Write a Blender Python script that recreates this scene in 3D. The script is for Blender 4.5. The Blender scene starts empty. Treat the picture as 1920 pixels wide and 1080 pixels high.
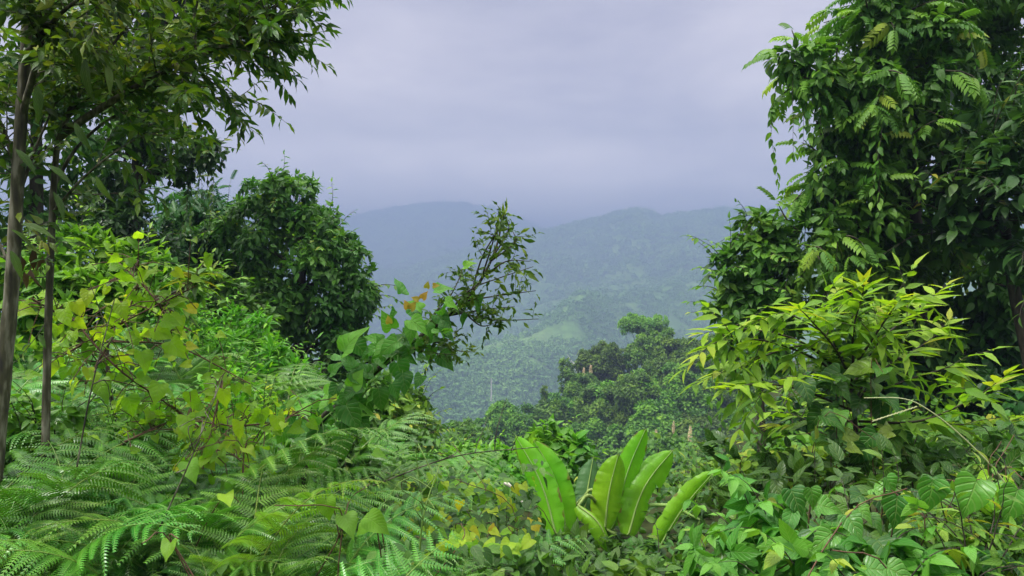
import bpy, math
import numpy as np

R = math.radians
C = bpy.context.scene.collection
SC = bpy.context.scene

# ------------------------------------------------------------------ camera, sky, sun, exposure
K = 0.68                      # half-width of the view at 1 m
CZ = 1.6                      # eye height above the trail
cd = bpy.data.cameras.new('camera')
cam = bpy.data.objects.new('camera', cd)
C.objects.link(cam)
cam.location = (0, 0, CZ)
cam.rotation_euler = (R(90), 0, 0)
cd.sensor_width = 36
cd.lens = 18 / K
cd.clip_start = 0.05
cd.clip_end = 20000
SC.camera = cam

SUN_EL, SUN_AZ = R(52), R(-112)       # azimuth from +Y towards +X
world = bpy.data.worlds.new('World')
SC.world = world
world.use_nodes = True
nt = world.node_tree
nt.nodes.clear()
W = lambda t: nt.nodes.new(t)
out = W('ShaderNodeOutputWorld')
sky = W('ShaderNodeTexSky')
sky.sky_type = 'NISHITA'
sky.sun_disc = False
sky.sun_elevation = SUN_EL
sky.sun_rotation = SUN_AZ
sky.air_density = 1.5
sky.dust_density = 3
bg1 = W('ShaderNodeBackground')
bg1.inputs[1].default_value = 0.08
nt.links.new(sky.outputs[0], bg1.inputs[0])
tc = W('ShaderNodeTexCoord')
sep = W('ShaderNodeSeparateXYZ')
nt.links.new(tc.outputs['Generated'], sep.inputs[0])
# overcast: the cloud layer is about four times brighter overhead than near the horizon
rz = W('ShaderNodeValToRGB')
rz.color_ramp.elements[0].position = 0.0
rz.color_ramp.elements[0].color = (0.50, 0.47, 0.50, 1)
rz.color_ramp.elements[1].position = 1.0
rz.color_ramp.elements[1].color = (3.9, 3.75, 3.5, 1)
for p, c in ((0.05, (5.5, 4.6, 3.7, 1)), (0.12, (2.6, 2.2, 1.9, 1)), (0.2, (1.06, 0.91, 0.80, 1)), (0.36, (0.54, 0.48, 0.47, 1)), (0.55, (1.2, 1.2, 1.2, 1))):
    e = rz.color_ramp.elements.new(p)
    e.color = c
nt.links.new(sep.outputs[2], rz.inputs[0])
mp = W('ShaderNodeMapping')
mp.inputs['Scale'].default_value = (1.0, 1.0, 3.2)
nt.links.new(tc.outputs['Generated'], mp.inputs[0])
nz = W('ShaderNodeTexNoise')
nz.inputs['Scale'].default_value = 2.9
nz.inputs['Detail'].default_value = 9
nz.inputs['Roughness'].default_value = 0.56
nz.inputs['Distortion'].default_value = 0.2
nt.links.new(mp.outputs[0], nz.inputs['Vector'])
rn = W('ShaderNodeValToRGB')
rn.color_ramp.elements[0].position = 0.3
rn.color_ramp.elements[0].color = (0.66, 0.65, 0.69, 1)
rn.color_ramp.elements[1].position = 0.72
rn.color_ramp.elements[1].color = (1.3, 1.3, 1.28, 1)
nt.links.new(nz.outputs[0], rn.inputs[0])
mu = W('ShaderNodeMix')
mu.data_type = 'RGBA'
mu.blend_type = 'MULTIPLY'
mu.inputs[0].default_value = 1
nt.links.new(rz.outputs[0], mu.inputs[6])
nt.links.new(rn.outputs[0], mu.inputs[7])
bg2 = W('ShaderNodeBackground')
bg2.inputs[1].default_value = 1.0
nt.links.new(mu.outputs[2], bg2.inputs[0])
mx = W('ShaderNodeMixShader')
mx.inputs[0].default_value = 0.93
nt.links.new(bg1.outputs[0], mx.inputs[1])
nt.links.new(bg2.outputs[0], mx.inputs[2])
nt.links.new(mx.outputs[0], out.inputs[0])

sl = bpy.data.lights.new('sun', 'SUN')
sl.energy = 3.4
sl.angle = R(11)
sl.color = (1.0, 0.97, 0.9)
sun = bpy.data.objects.new('sun', sl)
C.objects.link(sun)
sun.rotation_euler = (R(90) - SUN_EL, 0, math.pi - SUN_AZ)
sun.location = (0, 0, 60)

SC.view_settings.view_transform = 'Standard'
SC.view_settings.look = 'None'
SC.view_settings.exposure = 1.0
SC.view_settings.gamma = 1
SC.render.engine = 'CYCLES'
cy = SC.cycles
cy.max_bounces = 6
cy.diffuse_bounces = 2
cy.glossy_bounces = 2
cy.transmission_bounces = 3
cy.volume_bounces = 1
cy.transparent_max_bounces = 4
cy.use_denoising = True
cy.sample_clamp_indirect = 4
cy.caustics_reflective = False
cy.caustics_refractive = False

# ------------------------------------------------------------------ helpers
UP = np.array([0., 0., 1.])


def at(px, py, Y):
    return np.array([(px - 960) / 960 * K * Y, Y, CZ + (540 - py) / 960 * K * Y])


def pxm(p, Y):
    return p * K / 960 * Y


def nrm(v):
    v = np.asarray(v, float)
    return v / np.maximum(np.linalg.norm(v, axis=-1, keepdims=True), 1e-9)


def _hash(ix, iy, s):
    h = (ix.astype(np.int64) * 374761393 + iy.astype(np.int64) * 668265263 + s * 1274126177) & 0xffffffff
    h = ((h ^ (h >> 13)) * 1103515245) & 0xffffffff
    h = (h ^ (h >> 16)) & 0xffff
    return h / 65535.0


def noise2(x, y, s=0):
    ix, iy = np.floor(x), np.floor(y)
    fx, fy = x - ix, y - iy
    fx = fx * fx * (3 - 2 * fx)
    fy = fy * fy * (3 - 2 * fy)
    a, b = _hash(ix, iy, s), _hash(ix + 1, iy, s)
    c, d = _hash(ix, iy + 1, s), _hash(ix + 1, iy + 1, s)
    return (a + (b - a) * fx) * (1 - fy) + (c + (d - c) * fx) * fy - 0.5


def fbm(x, y, o=4, s=0):
    r, a = 0, 1.
    for k in range(o):
        r = r + a * noise2(x, y, s + k * 17)
        x, y, a = x * 2.03 + 11.3, y * 2.03 + 5.7, a * 0.5
    return r


class MB:
    """collects quads and triangles with a per-vertex tint and a uv, then links ONE mesh object"""
    def __init__(s):
        s.v, s.q, s.t, s.r, s.uv, s.n = [], [], [], [], [], 0
        s.h = []

    def add(s, v, q=None, t=None, r=0.5, uv=None, h=0.5):
        v = np.asarray(v, float).reshape(-1, 3)
        s.v.append(v)
        if q is not None and len(q):
            s.q.append(np.asarray(q, int) + s.n)
        if t is not None and len(t):
            s.t.append(np.asarray(t, int) + s.n)
        s.r.append(np.broadcast_to(np.asarray(r, float), (len(v),)))
        s.uv.append(np.zeros((len(v), 2)) if uv is None else np.asarray(uv, float).reshape(-1, 2))
        s.n += len(v)

    def mesh(s, name, mat, smooth=True):
        v = np.concatenate(s.v)
        q = np.concatenate(s.q) if s.q else np.zeros((0, 4), int)
        t = np.concatenate(s.t) if s.t else np.zeros((0, 3), int)
        me = bpy.data.meshes.new(name)
        me.vertices.add(len(v))
        me.vertices.foreach_set('co', v.astype(np.float32).ravel())
        li = np.concatenate([q.ravel(), t.ravel()]).astype(np.int32)
        me.loops.add(len(li))
        me.loops.foreach_set('vertex_index', li)
        nf = len(q) + len(t)
        me.polygons.add(nf)
        st = np.concatenate([np.arange(len(q)) * 4, len(q) * 4 + np.arange(len(t)) * 3]).astype(np.int32)
        me.polygons.foreach_set('loop_start', st)
        me.polygons.foreach_set('use_smooth', np.full(nf, smooth))
        ul = me.uv_layers.new(name='uv')
        uv = np.concatenate(s.uv)[li].astype(np.float32)
        ul.data.foreach_set('uv', uv.ravel())
        at_ = me.attributes.new('rnd', 'FLOAT', 'POINT')
        at_.data.foreach_set('value', np.concatenate(s.r).astype(np.float32))
        me.update()
        me.validate()
        me.materials.append(mat)
        return me

    def build(s, name, mat, parent=None, smooth=True):
        o = bpy.data.objects.new(name, s.mesh(name, mat, smooth))
        C.objects.link(o)
        if parent is not None:
            o.parent = parent
            o.matrix_parent_inverse = parent.matrix_basis.inverted()
        return o


def thing(name, label, cat, loc=(0, 0, 0), group=None):
    o = bpy.data.objects.new(name, None)
    C.objects.link(o)
    o.location = [float(c) for c in loc]
    o.empty_display_size = 0.1
    tag(o, label, cat, group)
    return o


def tag(o, label, cat, group=None):
    o['label'] = label
    o['category'] = cat
    if group:
        o['group'] = group
    return o


def tube(mb, pts, rad, n=6, r=0.5, cap=True):
    pts = np.asarray(pts, float)
    m = len(pts)
    rad = np.broadcast_to(np.asarray(rad, float), (m,))
    T = nrm(np.gradient(pts, axis=0))
    ref = np.array([0.3, 1., 0.2]) if abs(T[0][2]) > 0.5 else UP
    A = nrm(np.cross(T, ref))
    B = np.cross(T, A)
    a = np.arange(n) / n * 2 * math.pi
    ring = pts[:, None] + rad[:, None, None] * (np.cos(a)[None, :, None] * A[:, None] + np.sin(a)[None, :, None] * B[:, None])
    i, j = np.meshgrid(np.arange(m - 1), np.arange(n), indexing='ij')
    q = np.stack([i * n + j, i * n + (j + 1) % n, (i + 1) * n + (j + 1) % n, (i + 1) * n + j], -1).reshape(-1, 4)
    L = np.concatenate([[0], np.cumsum(np.linalg.norm(np.diff(pts, axis=0), axis=1))])
    uv = np.stack(np.broadcast_arrays(a[None, :] / 6.28, L[:, None]), -1)
    mb.add(ring.reshape(-1, 3), q, None, r, uv.reshape(-1, 2))


def smooth_path(pts, n=24):
    """Catmull-Rom through the points"""
    p = np.asarray(pts, float)
    p = np.vstack([2 * p[0] - p[1], p, 2 * p[-1] - p[-2]])
    m = len(p) - 3
    u = np.linspace(0, m, n)
    k = np.minimum(u.astype(int), m - 1)
    t = (u - k)[:, None]
    a, b, c, d = p[k], p[k + 1], p[k + 2], p[k + 3]
    return 0.5 * (2 * b + (c - a) * t + (2 * a - 5 * b + 4 * c - d) * t ** 2 + (3 * b - a - 3 * c + d) * t ** 3)


# ------------------------------------------------------------------ leaf shapes (unit length along +Y, face up +Z)
def leaf_tpl(rows, cols=2, fold=0.2, droop=0.25, wave=0.0, stalk=0.0):
    """rows: (y_mid, y_edge, half_width). cols: faces across (even)"""
    rows = np.array(rows, float)
    n = len(rows)
    s = np.linspace(-1, 1, cols + 1)
    a = np.abs(s)
    x = rows[:, 2:3] * s[None]
    y = rows[:, 0:1] + (rows[:, 1:2] - rows[:, 0:1]) * (a[None] ** 1.5)
    t = rows[:, 0:1]
    z = fold * np.abs(x) - droop * (t ** 2) + wave * np.sin(t * 9 + 1.3 * np.sign(s)[None]) * a[None] * rows[:, 2:3]
    v = np.stack([x, y + stalk, z + 0 * y], -1).reshape(-1, 3)
    m = cols + 1
    i, j = np.meshgrid(np.arange(n - 1), np.arange(cols), indexing='ij')
    q = np.stack([i * m + j, i * m + j + 1, (i + 1) * m + j + 1, (i + 1) * m + j], -1).reshape(-1, 4)
    uv = np.stack(np.broadcast_arrays(0.5 + 0.5 * s[None], np.clip(y, -0.2, 1.2)), -1).reshape(-1, 2)
    return v, q, uv


def merge_tpl(parts):
    V, Q, U, n = [], [], [], 0
    for v, q, u in parts:
        V.append(v); Q.append(q + n); U.append(u); n += len(v)
    return np.concatenate(V), np.concatenate(Q), np.concatenate(U)


def moved(tpl, pos, ang, size, roll=0.0, pitch=0.0):
    v, q, u = tpl
    v = v * size
    c, s_ = math.cos(roll), math.sin(roll)
    v = np.stack([v[:, 0] * c + v[:, 2] * s_, v[:, 1], -v[:, 0] * s_ + v[:, 2] * c], -1)
    c, s_ = math.cos(pitch), math.sin(pitch)
    v = np.stack([v[:, 0], v[:, 1] * c - v[:, 2] * s_, v[:, 1] * s_ + v[:, 2] * c], -1)
    c, s_ = math.cos(ang), math.sin(ang)
    v = np.stack([v[:, 0] * c + v[:, 1] * s_, -v[:, 0] * s_ + v[:, 1] * c, v[:, 2]], -1)
    return v + np.asarray(pos), q, u


LANCE = leaf_tpl([(0, 0, .012), (.12, .12, .07), (.32, .32, .125), (.55, .55, .115), (.78, .78, .06), (1, 1, .004)], 2, .35, .3)
LANCE2 = leaf_tpl([(0, 0, .015), (.12, .12, .08), (.3, .3, .145), (.52, .52, .135), (.76, .76, .065), (.9, .9, .022), (1, 1, .003)], 2, .3, .16, .12)
NARROW = leaf_tpl([(0, 0, .01), (.15, .15, .08), (.38, .38, .15), (.62, .62, .135), (.84, .84, .06), (1, 1, .003)], 2, .4, .35, .4)
CURLY = leaf_tpl([(0, 0, .012), (.15, .15, .09), (.35, .35, .165), (.58, .58, .17), (.8, .8, .1), (1, 1, .005)], 2, .45, .5, .8)
OVATE = leaf_tpl([(0, 0, .02), (.1, .08, .14), (.3, .28, .24), (.55, .53, .22), (.8, .79, .11), (1, 1, .005)], 2, .25, .22)
OVATE4 = leaf_tpl([(0, 0, .02), (.1, .06, .16), (.28, .24, .26), (.5, .47, .25), (.72, .7, .17), (.88, .87, .07), (1, 1, .005)], 4, .25, .25, .12)
HEART = leaf_tpl([(0, -.02, .03), (.03, -.09, .2), (.08, -.09, .34), (.2, .06, .425), (.36, .26, .43), (.54, .46, .36), (.7, .65, .25), (.84, .82, .11), (1, 1, .004)], 4, .3, .38, .22)
SMALL = leaf_tpl([(0, 0, .03), (.35, .33, .24), (.7, .69, .17), (1, 1, .01)], 2, .3, .25)
CHIP = leaf_tpl([(0, 0, .06), (.5, .48, .34), (1, 1, .04)], 2, .3, .25)


def pinnate(n=6, leaf=OVATE, lsize=.34, droop=.35):
    parts = []
    for k in range(n):
        t = .22 + .72 * k / (n - 1)
        z = -droop * t * t
        s = lsize * (1.0 - .25 * abs(t - .5))
        for sg in (-1, 1):
            parts.append(moved(leaf, (0, t, z), sg * R(62), s, roll=0, pitch=-R(28)))
    parts.append(moved(leaf, (0, .97, -droop * .94), 0, lsize, pitch=-R(45)))
    st = np.array([(-.008, 0, 0), (.008, 0, 0), (-.006, .5, -droop * .25), (.006, .5, -droop * .25), (-.004, 1, -droop), (.004, 1, -droop)])
    parts.append((st, np.array([(0, 1, 3, 2), (2, 3, 5, 4)]), np.full((6, 2), .5)))
    return merge_tpl(parts)


PINNATE = pinnate(6, OVATE, .36, .4)
FEATHER = pinnate(9, SMALL, .2, .3)
TRIFOL = merge_tpl([moved(OVATE4, (0, .25, 0), a, .72, pitch=-R(22)) for a in (0, R(95), -R(95))])
ROSETTE = merge_tpl([moved(LANCE, (0, .05, 0), R(a), .95 - .1 * (k % 2), pitch=R(18 - 30 * (k % 2))) for k, a in enumerate((0, 58, 122, 180, 236, 301))])


def place(mb, tpl, P, D, N, S, rnd):
    """one leaf of shape tpl at every row: position P, pointing along D, face towards N, length S"""
    v, q, uv = tpl
    P = np.asarray(P, float).reshape(-1, 3)
    n = len(P)
    if n == 0:
        return
    D = nrm(np.broadcast_to(D, (n, 3)))
    X = nrm(np.cross(D, np.broadcast_to(N, (n, 3))))
    Z = np.cross(X, D)
    S = np.broadcast_to(np.asarray(S, float), (n,))
    co = (v[None, :, 0:1] * X[:, None] + v[None, :, 1:2] * D[:, None] + v[None, :, 2:3] * Z[:, None]) * S[:, None, None] + P[:, None]
    m = len(v)
    Q = (q[None] + (np.arange(n) * m)[:, None, None]).reshape(-1, 4)
    mb.add(co.reshape(-1, 3), Q, None, np.repeat(np.broadcast_to(rnd, (n,)), m), np.tile(uv, (n, 1)))


def rdir(rng, n):
    return nrm(rng.normal(size=(n, 3)))


def lump_world(l):
    px, py, r, Y = l[:4]
    return at(px, py, Y), pxm(r, Y)


def shell(mb, lumps, tpl, size, cover, rng, nsub=16, subr=.42, hang=.55, rlo=0., rhi=.9, gap=.0, upb=.35, world=False, flat=1.0):
    """leaves shingled over clusters of small domes that sit on each lump: an uneven crown with real hollows.
    returns clump centres for twigs"""
    cs, rs = [], []
    for l in lumps:
        c, r = (np.array(l[0]), l[1]) if world else lump_world(l)
        d = rdir(rng, nsub)
        d[:, 2] = d[:, 2] * flat + .12
        k = rng.uniform(.55, .88, (nsub, 1))
        cs.append(c + d * r * k)
        rs.append(r * subr * rng.uniform(.6, 1.25, nsub))
    c, r = np.concatenate(cs), np.concatenate(rs)
    keep = rng.random(len(c)) > gap
    c, r = c[keep], r[keep]
    big = np.concatenate([np.repeat(((np.array(l[0]) if world else lump_world(l)[0]))[None], nsub, 0) for l in lumps])[keep]
    cnt = np.maximum(3, (cover * 4 * math.pi * r ** 2 / (size ** 2 * .45))).astype(int)
    idx = np.repeat(np.arange(len(c)), cnt)
    n = len(idx)
    d = rdir(rng, n)
    outw = nrm(c - big)
    outw[:, 2] += upb
    d = nrm(d + .75 * outw[idx])
    P = c[idx] + d * (r[idx] * rng.uniform(.55, 1.08, n))[:, None]
    tang = rng.normal(size=(n, 3)) * .55
    tang[:, 2] -= hang
    D = nrm(d * .55 + tang)
    N = nrm(d * .7 + UP * .55 + rng.normal(size=(n, 3)) * .35)
    clr = rng.random(len(c))
    rv = np.clip(rlo + (rhi - rlo) * (.7 * clr[idx] ** 1.4 + .38 * rng.random(n)), 0, 1)
    place(mb, tpl, P, D, N, size * rng.uniform(.65, 1.25, n), rv)
    return c, r, outw


def twig(mbl, mbw, p0, d0, length, rad, tpl, space, size, rng, grav=-.15, ang=55, rlo=0, rhi=.9, pts=7, hang=.4, wr=.5, jit=.18):
    """a curved twig with alternate leaves"""
    p, d = np.array(p0, float), nrm(d0)
    path = [p]
    st = length / (pts - 1)
    for k in range(pts - 1):
        d = nrm(d + np.array([0, 0, grav * st / max(length, .01) * 3]) + rng.normal(size=3) * .10)
        p = p + d * st
        path.append(p)
    path = np.array(path)
    if mbw is not None:
        tube(mbw, path, np.linspace(rad, rad * .35, pts), 4, wr)
    n = max(2, int(length / space))
    t = (np.arange(n) + rng.uniform(.3, .9)) / n * (pts - 1) * .999
    t = np.clip(np.maximum(t, .12 * (pts - 1)), 0, pts - 1.001)
    i = t.astype(int)
    f = (t - i)[:, None]
    P = path[i] * (1 - f) + path[i + 1] * f
    T = nrm(path[i + 1] - path[i])
    side = nrm(np.cross(T, UP) + 1e-3) * np.where(np.arange(n) % 2 == 0, 1, -1)[:, None]
    a = R(ang)
    D = nrm(T * math.cos(a) + side * math.sin(a) + rng.normal(size=(n, 3)) * jit - UP * hang)
    N = nrm(UP + rng.normal(size=(n, 3)) * (.25 + jit))
    place(mbl, tpl, P, D, N, size * rng.uniform(.7, 1.15, n) * (1 - .3 * t / (pts - 1)), rng.uniform(rlo, rhi, n))
    place(mbl, tpl, path[-1:], d, UP + rng.normal(size=3) * .3, size * .7, [rng.uniform(rlo, rhi)])
    return path


# ------------------------------------------------------------------ materials
def leaf_mat(name, cols, rough=.42, trans=.35, veins=0.0, vn=9, back=1.2, spec=.3, tcol=(1.25, 1.35, .5), hue=.12, tip=False):
    """cols: list of (position, rgb) along the per-leaf tint"""
    m = bpy.data.materials.new(name)
    m.use_nodes = True
    t = m.node_tree
    t.nodes.clear()
    N = t.nodes.new
    L = t.links.new

    def math_(op, a, b=None, clamp=False):
        x = N('ShaderNodeMath')
        x.operation = op
        x.use_clamp = clamp
        for k, s in enumerate((a, b)):
            if s is None:
                continue
            if isinstance(s, (int, float)):
                x.inputs[k].default_value = s
            else:
                L(s, x.inputs[k])
        return x.outputs[0]
    o = N('ShaderNodeOutputMaterial')
    a = N('ShaderNodeAttribute')
    a.attribute_name = 'rnd'
    ra = N('ShaderNodeValToRGB')
    while len(ra.color_ramp.elements) < len(cols):
        ra.color_ramp.elements.new(.5)
    for e, (p, c) in zip(ra.color_ramp.elements, cols):
        e.position = p
        e.color = (*c, 1)
    L(a.outputs['Fac'], ra.inputs[0])
    col = ra.outputs[0]
    # blotchy variation over the plant and from plant to plant
    g = N('ShaderNodeNewGeometry')
    nz = N('ShaderNodeTexNoise')
    nz.inputs['Scale'].default_value = 14
    nz.inputs['Detail'].default_value = 3
    L(g.outputs['Position'], nz.inputs['Vector'])
    oi = N('ShaderNodeObjectInfo')
    v = math_('ADD', math_('MULTIPLY', nz.outputs[0], .5), math_('MULTIPLY', oi.outputs['Random'], hue * 2))
    v = math_('ADD', v, .55 - hue)
    n2 = N('ShaderNodeTexNoise')
    n2.inputs['Scale'].default_value = 1.6
    n2.inputs['Detail'].default_value = 2
    L(g.outputs['Position'], n2.inputs['Vector'])
    v = math_('ADD', v, math_('MULTIPLY', n2.outputs[0], .4))
    hs = N('ShaderNodeHueSaturation')
    L(v, hs.inputs['Value'])
    L(col, hs.inputs['Color'])
    hu = math_('ADD', math_('MULTIPLY', oi.outputs['Random'], .03), math_('ADD', math_('MULTIPLY', n2.outputs[0], -.06), .51))
    L(hu, hs.inputs['Hue'])
    col = hs.outputs[0]
    p = N('ShaderNodeBsdfPrincipled')
    if veins:
        uv = N('ShaderNodeUVMap')
        se = N('ShaderNodeSeparateXYZ')
        L(uv.outputs[0], se.inputs[0])
        u = math_('ABSOLUTE', math_('SUBTRACT', math_('MULTIPLY', se.outputs[0], 2), 1))
        mid = math_('SUBTRACT', 1, math_('MULTIPLY', u, 14), True)
        wv = math_('SINE', math_('MULTIPLY', math_('SUBTRACT', se.outputs[1], math_('MULTIPLY', u, .32)), vn * 6.283))
        sv = math_('POWER', math_('ADD', math_('MULTIPLY', wv, .5), .5), 6)
        vv = math_('MAXIMUM', mid, math_('MULTIPLY', sv, .55))
        mxn = N('ShaderNodeMix')
        mxn.data_type = 'RGBA'
        L(math_('MULTIPLY', vv, veins * .6), mxn.inputs[0])
        L(col, mxn.inputs[6])
        mxn.inputs[7].default_value = (.28, .38, .12, 1)
        col = mxn.outputs[2]
        bu = N('ShaderNodeBump')
        bu.inputs['Strength'].default_value = veins
        bu.inputs['Distance'].default_value = .006
        L(math_('SUBTRACT', 1, vv), bu.inputs['Height'])
        L(bu.outputs[0], p.inputs['Normal'])
    if tip:      # dry brown at the very tip and in blotches along the margin
        tn = N('ShaderNodeTexNoise')
        tn.inputs['Scale'].default_value = 9
        L(g.outputs['Position'], tn.inputs['Vector'])
        ed = math_('MAXIMUM', math_('MULTIPLY', math_('SUBTRACT', se.outputs[1], .965), 26), math_('MULTIPLY', math_('SUBTRACT', math_('MULTIPLY', u, tn.outputs[0]), .53), 14), True)
        ed = math_('MINIMUM', ed, .8, True)
        mt_ = N('ShaderNodeMix')
        mt_.data_type = 'RGBA'
        L(ed, mt_.inputs[0])
        L(col, mt_.inputs[6])
        mt_.inputs[7].default_value = (.16, .10, .035, 1)
        col = mt_.outputs[2]
    # the underside is paler and duller
    mb_ = N('ShaderNodeMix')
    mb_.data_type = 'RGBA'
    mb_.blend_type = 'MULTIPLY'
    L(g.outputs['Backfacing'], mb_.inputs[0])
    L(col, mb_.inputs[6])
    mb_.inputs[7].default_value = (back, back * .95, back * 1.1, 1)
    col = mb_.outputs[2]
    L(col, p.inputs['Base Color'])
    L(math_('ADD', rough, math_('MULTIPLY', nz.outputs[0], .2)), p.inputs['Roughness'])
    p.inputs['Specular IOR Level'].default_value = spec
    tr = N('ShaderNodeBsdfTranslucent')
    tm = N('ShaderNodeMix')
    tm.data_type = 'RGBA'
    tm.blend_type = 'MULTIPLY'
    tm.inputs[0].default_value = 1
    L(col, tm.inputs[6])
    tm.inputs[7].default_value = (*tcol, 1)
    L(tm.outputs[2], tr.inputs[0])
    ms = N('ShaderNodeMixShader')
    ms.inputs[0].default_value = trans
    L(p.outputs[0], ms.inputs[1])
    L(tr.outputs[0], ms.inputs[2])
    L(ms.outputs[0], o.inputs[0])
    return m


def bark_mat(name, c1, c2, scale=18, moss=None):
    m = bpy.data.materials.new(name)
    m.use_nodes = True
    t = m.node_tree
    p = t.nodes['Principled BSDF']
    tcn = t.nodes.new('ShaderNodeTexCoord')
    mpn = t.nodes.new('ShaderNodeMapping')
    mpn.inputs['Scale'].default_value = (1, 1, .22)
    t.links.new(tcn.outputs['Object'], mpn.inputs[0])
    n = t.nodes.new('ShaderNodeTexNoise')
    n.inputs['Scale'].default_value = scale
    n.inputs['Detail'].default_value = 6
    t.links.new(mpn.outputs[0], n.inputs['Vector'])
    r = t.nodes.new('ShaderNodeValToRGB')
    r.color_ramp.elements[0].position = .32
    r.color_ramp.elements[0].color = (*c1, 1)
    r.color_ramp.elements[1].position = .68
    r.color_ramp.elements[1].color = (*c2, 1)
    if moss:
        e = r.color_ramp.elements.new(.5)
        e.color = (*moss, 1)
    t.links.new(n.outputs[0], r.inputs[0])
    t.links.new(r.outputs[0], p.inputs['Base Color'])
    p.inputs['Roughness'].default_value = .85
    b = t.nodes.new('ShaderNodeBump')
    b.inputs['Strength'].default_value = .5
    b.inputs['Distance'].default_value = .01
    t.links.new(n.outputs[0], b.inputs['Height'])
    t.links.new(b.outputs[0], p.inputs['Normal'])
    return m


M = {}
M['dark'] = leaf_mat('dark_leaf', [(0, (.025, .085, .012)), (.5, (.045, .14, .018)), (.85, (.08, .2, .025)), (1, (.2, .24, .03))], .28, .3)
M['deep'] = leaf_mat('deep_leaf', [(0, (.02, .07, .015)), (.5, (.035, .115, .024)), (.88, (.07, .18, .03)), (1, (.2, .22, .03))], .27, .28)
M['vine'] = leaf_mat('vine_leaf', [(0, (.028, .10, .012)), (.5, (.06, .19, .018)), (.85, (.14, .31, .03)), (1, (.32, .34, .03))], .3, .33, .4, 6)
M['bush'] = leaf_mat('bush_leaf', [(0, (.045, .15, .015)), (.5, (.10, .28, .02)), (1, (.22, .42, .035))], .3, .38)
M['lime'] = leaf_mat('lime_leaf', [(0, (.05, .16, .012)), (.4, (.12, .30, .015)), (.8, (.22, .42, .02)), (1, (.34, .40, .03))], .4, .42, .35, 8)
M['olive'] = leaf_mat('olive_leaf', [(0, (.025, .075, .008)), (.5, (.055, .14, .01)), (.85, (.13, .21, .012)), (1, (.3, .26, .02))], .26, .3, .4, 9)
M['heart'] = leaf_mat('heart_leaf', [(0, (.11, .33, .012)), (.45, (.22, .46, .018)), (.85, (.38, .54, .025)), (1, (.52, .48, .025))], .33, .52, .5, 5)
M['broad'] = leaf_mat('broad_leaf', [(0, (.018, .075, .012)), (.5, (.036, .135, .016)), (.88, (.08, .24, .026)), (1, (.2, .28, .03))], .22, .27, .6, 5)
M['climber'] = leaf_mat('climber_leaf', [(0, (.035, .13, .014)), (.5, (.075, .24, .022)), (.9, (.18, .43, .03)), (1, (.34, .42, .03))], .28, .38, .6, 5)
M['young'] = leaf_mat('young_leaf', [(0, (.35, .34, .03)), (.5, (.5, .3, .04)), (1, (.5, .2, .06))], .45, .45)
M['fern'] = leaf_mat('fern_leaf', [(0, (.028, .12, .01)), (.5, (.065, .235, .018)), (.9, (.15, .38, .03)), (.97, (.16, .3, .05)), (1, (.2, .28, .06))], .25, .24, hue=.22, spec=.45)
M['fern_dry'] = leaf_mat('yellowing_fern_leaf', [(0, (.07, .2, .015)), (.9, (.19, .34, .03)), (.97, (.22, .3, .06)), (1, (.2, .22, .06))], .45, .4, hue=.2)
M['banana'] = leaf_mat('banana_leaf', [(0, (.06, .20, .02)), (.5, (.14, .38, .015)), (1, (.22, .5, .02))], .24, .4, .13, 42, tip=True, tcol=(1.0, 1.35, .45))
M['banana_dark'] = leaf_mat('dull_banana_leaf', [(0, (.035, .11, .03)), (1, (.06, .17, .05))], .35, .3, .35, 30)
M['stalk'] = leaf_mat('green_stalk', [(0, (.09, .22, .03)), (1, (.2, .32, .08))], .45, .15)
M['straw'] = leaf_mat('pale_grass', [(0, (.35, .42, .18)), (1, (.5, .52, .3))], .5, .2)
M['far'] = leaf_mat('hill_tree_leaf', [(0, (.034, .10, .006)), (.5, (.075, .18, .01)), (.9, (.145, .30, .016)), (1, (.22, .31, .025))], .45, .28, hue=.2)
M['far_light'] = leaf_mat('feathery_hill_leaf', [(0, (.10, .24, .03)), (1, (.2, .38, .06))], .5, .35)
M['far_dry'] = leaf_mat('dry_hill_leaf', [(0, (.06, .13, .04)), (1, (.11, .19, .06))], .6, .2)
M['far_wood'] = leaf_mat('far_forest_leaf', [(0, (.085, .20, .04)), (.5, (.12, .26, .055)), (1, (.19, .34, .075))], .6, .2, hue=0)
M['under'] = leaf_mat('undergrowth_leaf', [(0, (.018, .07, .01)), (.5, (.042, .14, .014)), (.85, (.10, .24, .02)), (1, (.28, .32, .02))], .3, .32, .3, 5)  # leaf tones lowered to deepen the shadows low in the foreground
M['dead'] = leaf_mat('dead_leaf', [(0, (.06, .035, .02)), (1, (.16, .1, .06))], .7, .2)
M['plume'] = leaf_mat('dry_plume', [(0, (.52, .44, .33)), (1, (.66, .56, .44))], .8, .35)
M['bark'] = bark_mat('brown_bark', (.012, .011, .006), (.19, .18, .13), 34, (.05, .048, .02))
M['dbark'] = bark_mat('dark_bark', (.018, .015, .01), (.06, .05, .03), 22)
M['pale'] = bark_mat('bleached_wood', (.35, .33, .29), (.6, .57, .5), 10)
M['rust'] = bark_mat('red_brown_stem', (.05, .022, .012), (.12, .06, .03), 30)


# ------------------------------------------------------------------ ground and hills
def prof(tab, px):
    t = np.array(tab, float)
    return np.interp(px, t[:, 0], t[:, 1])


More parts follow.
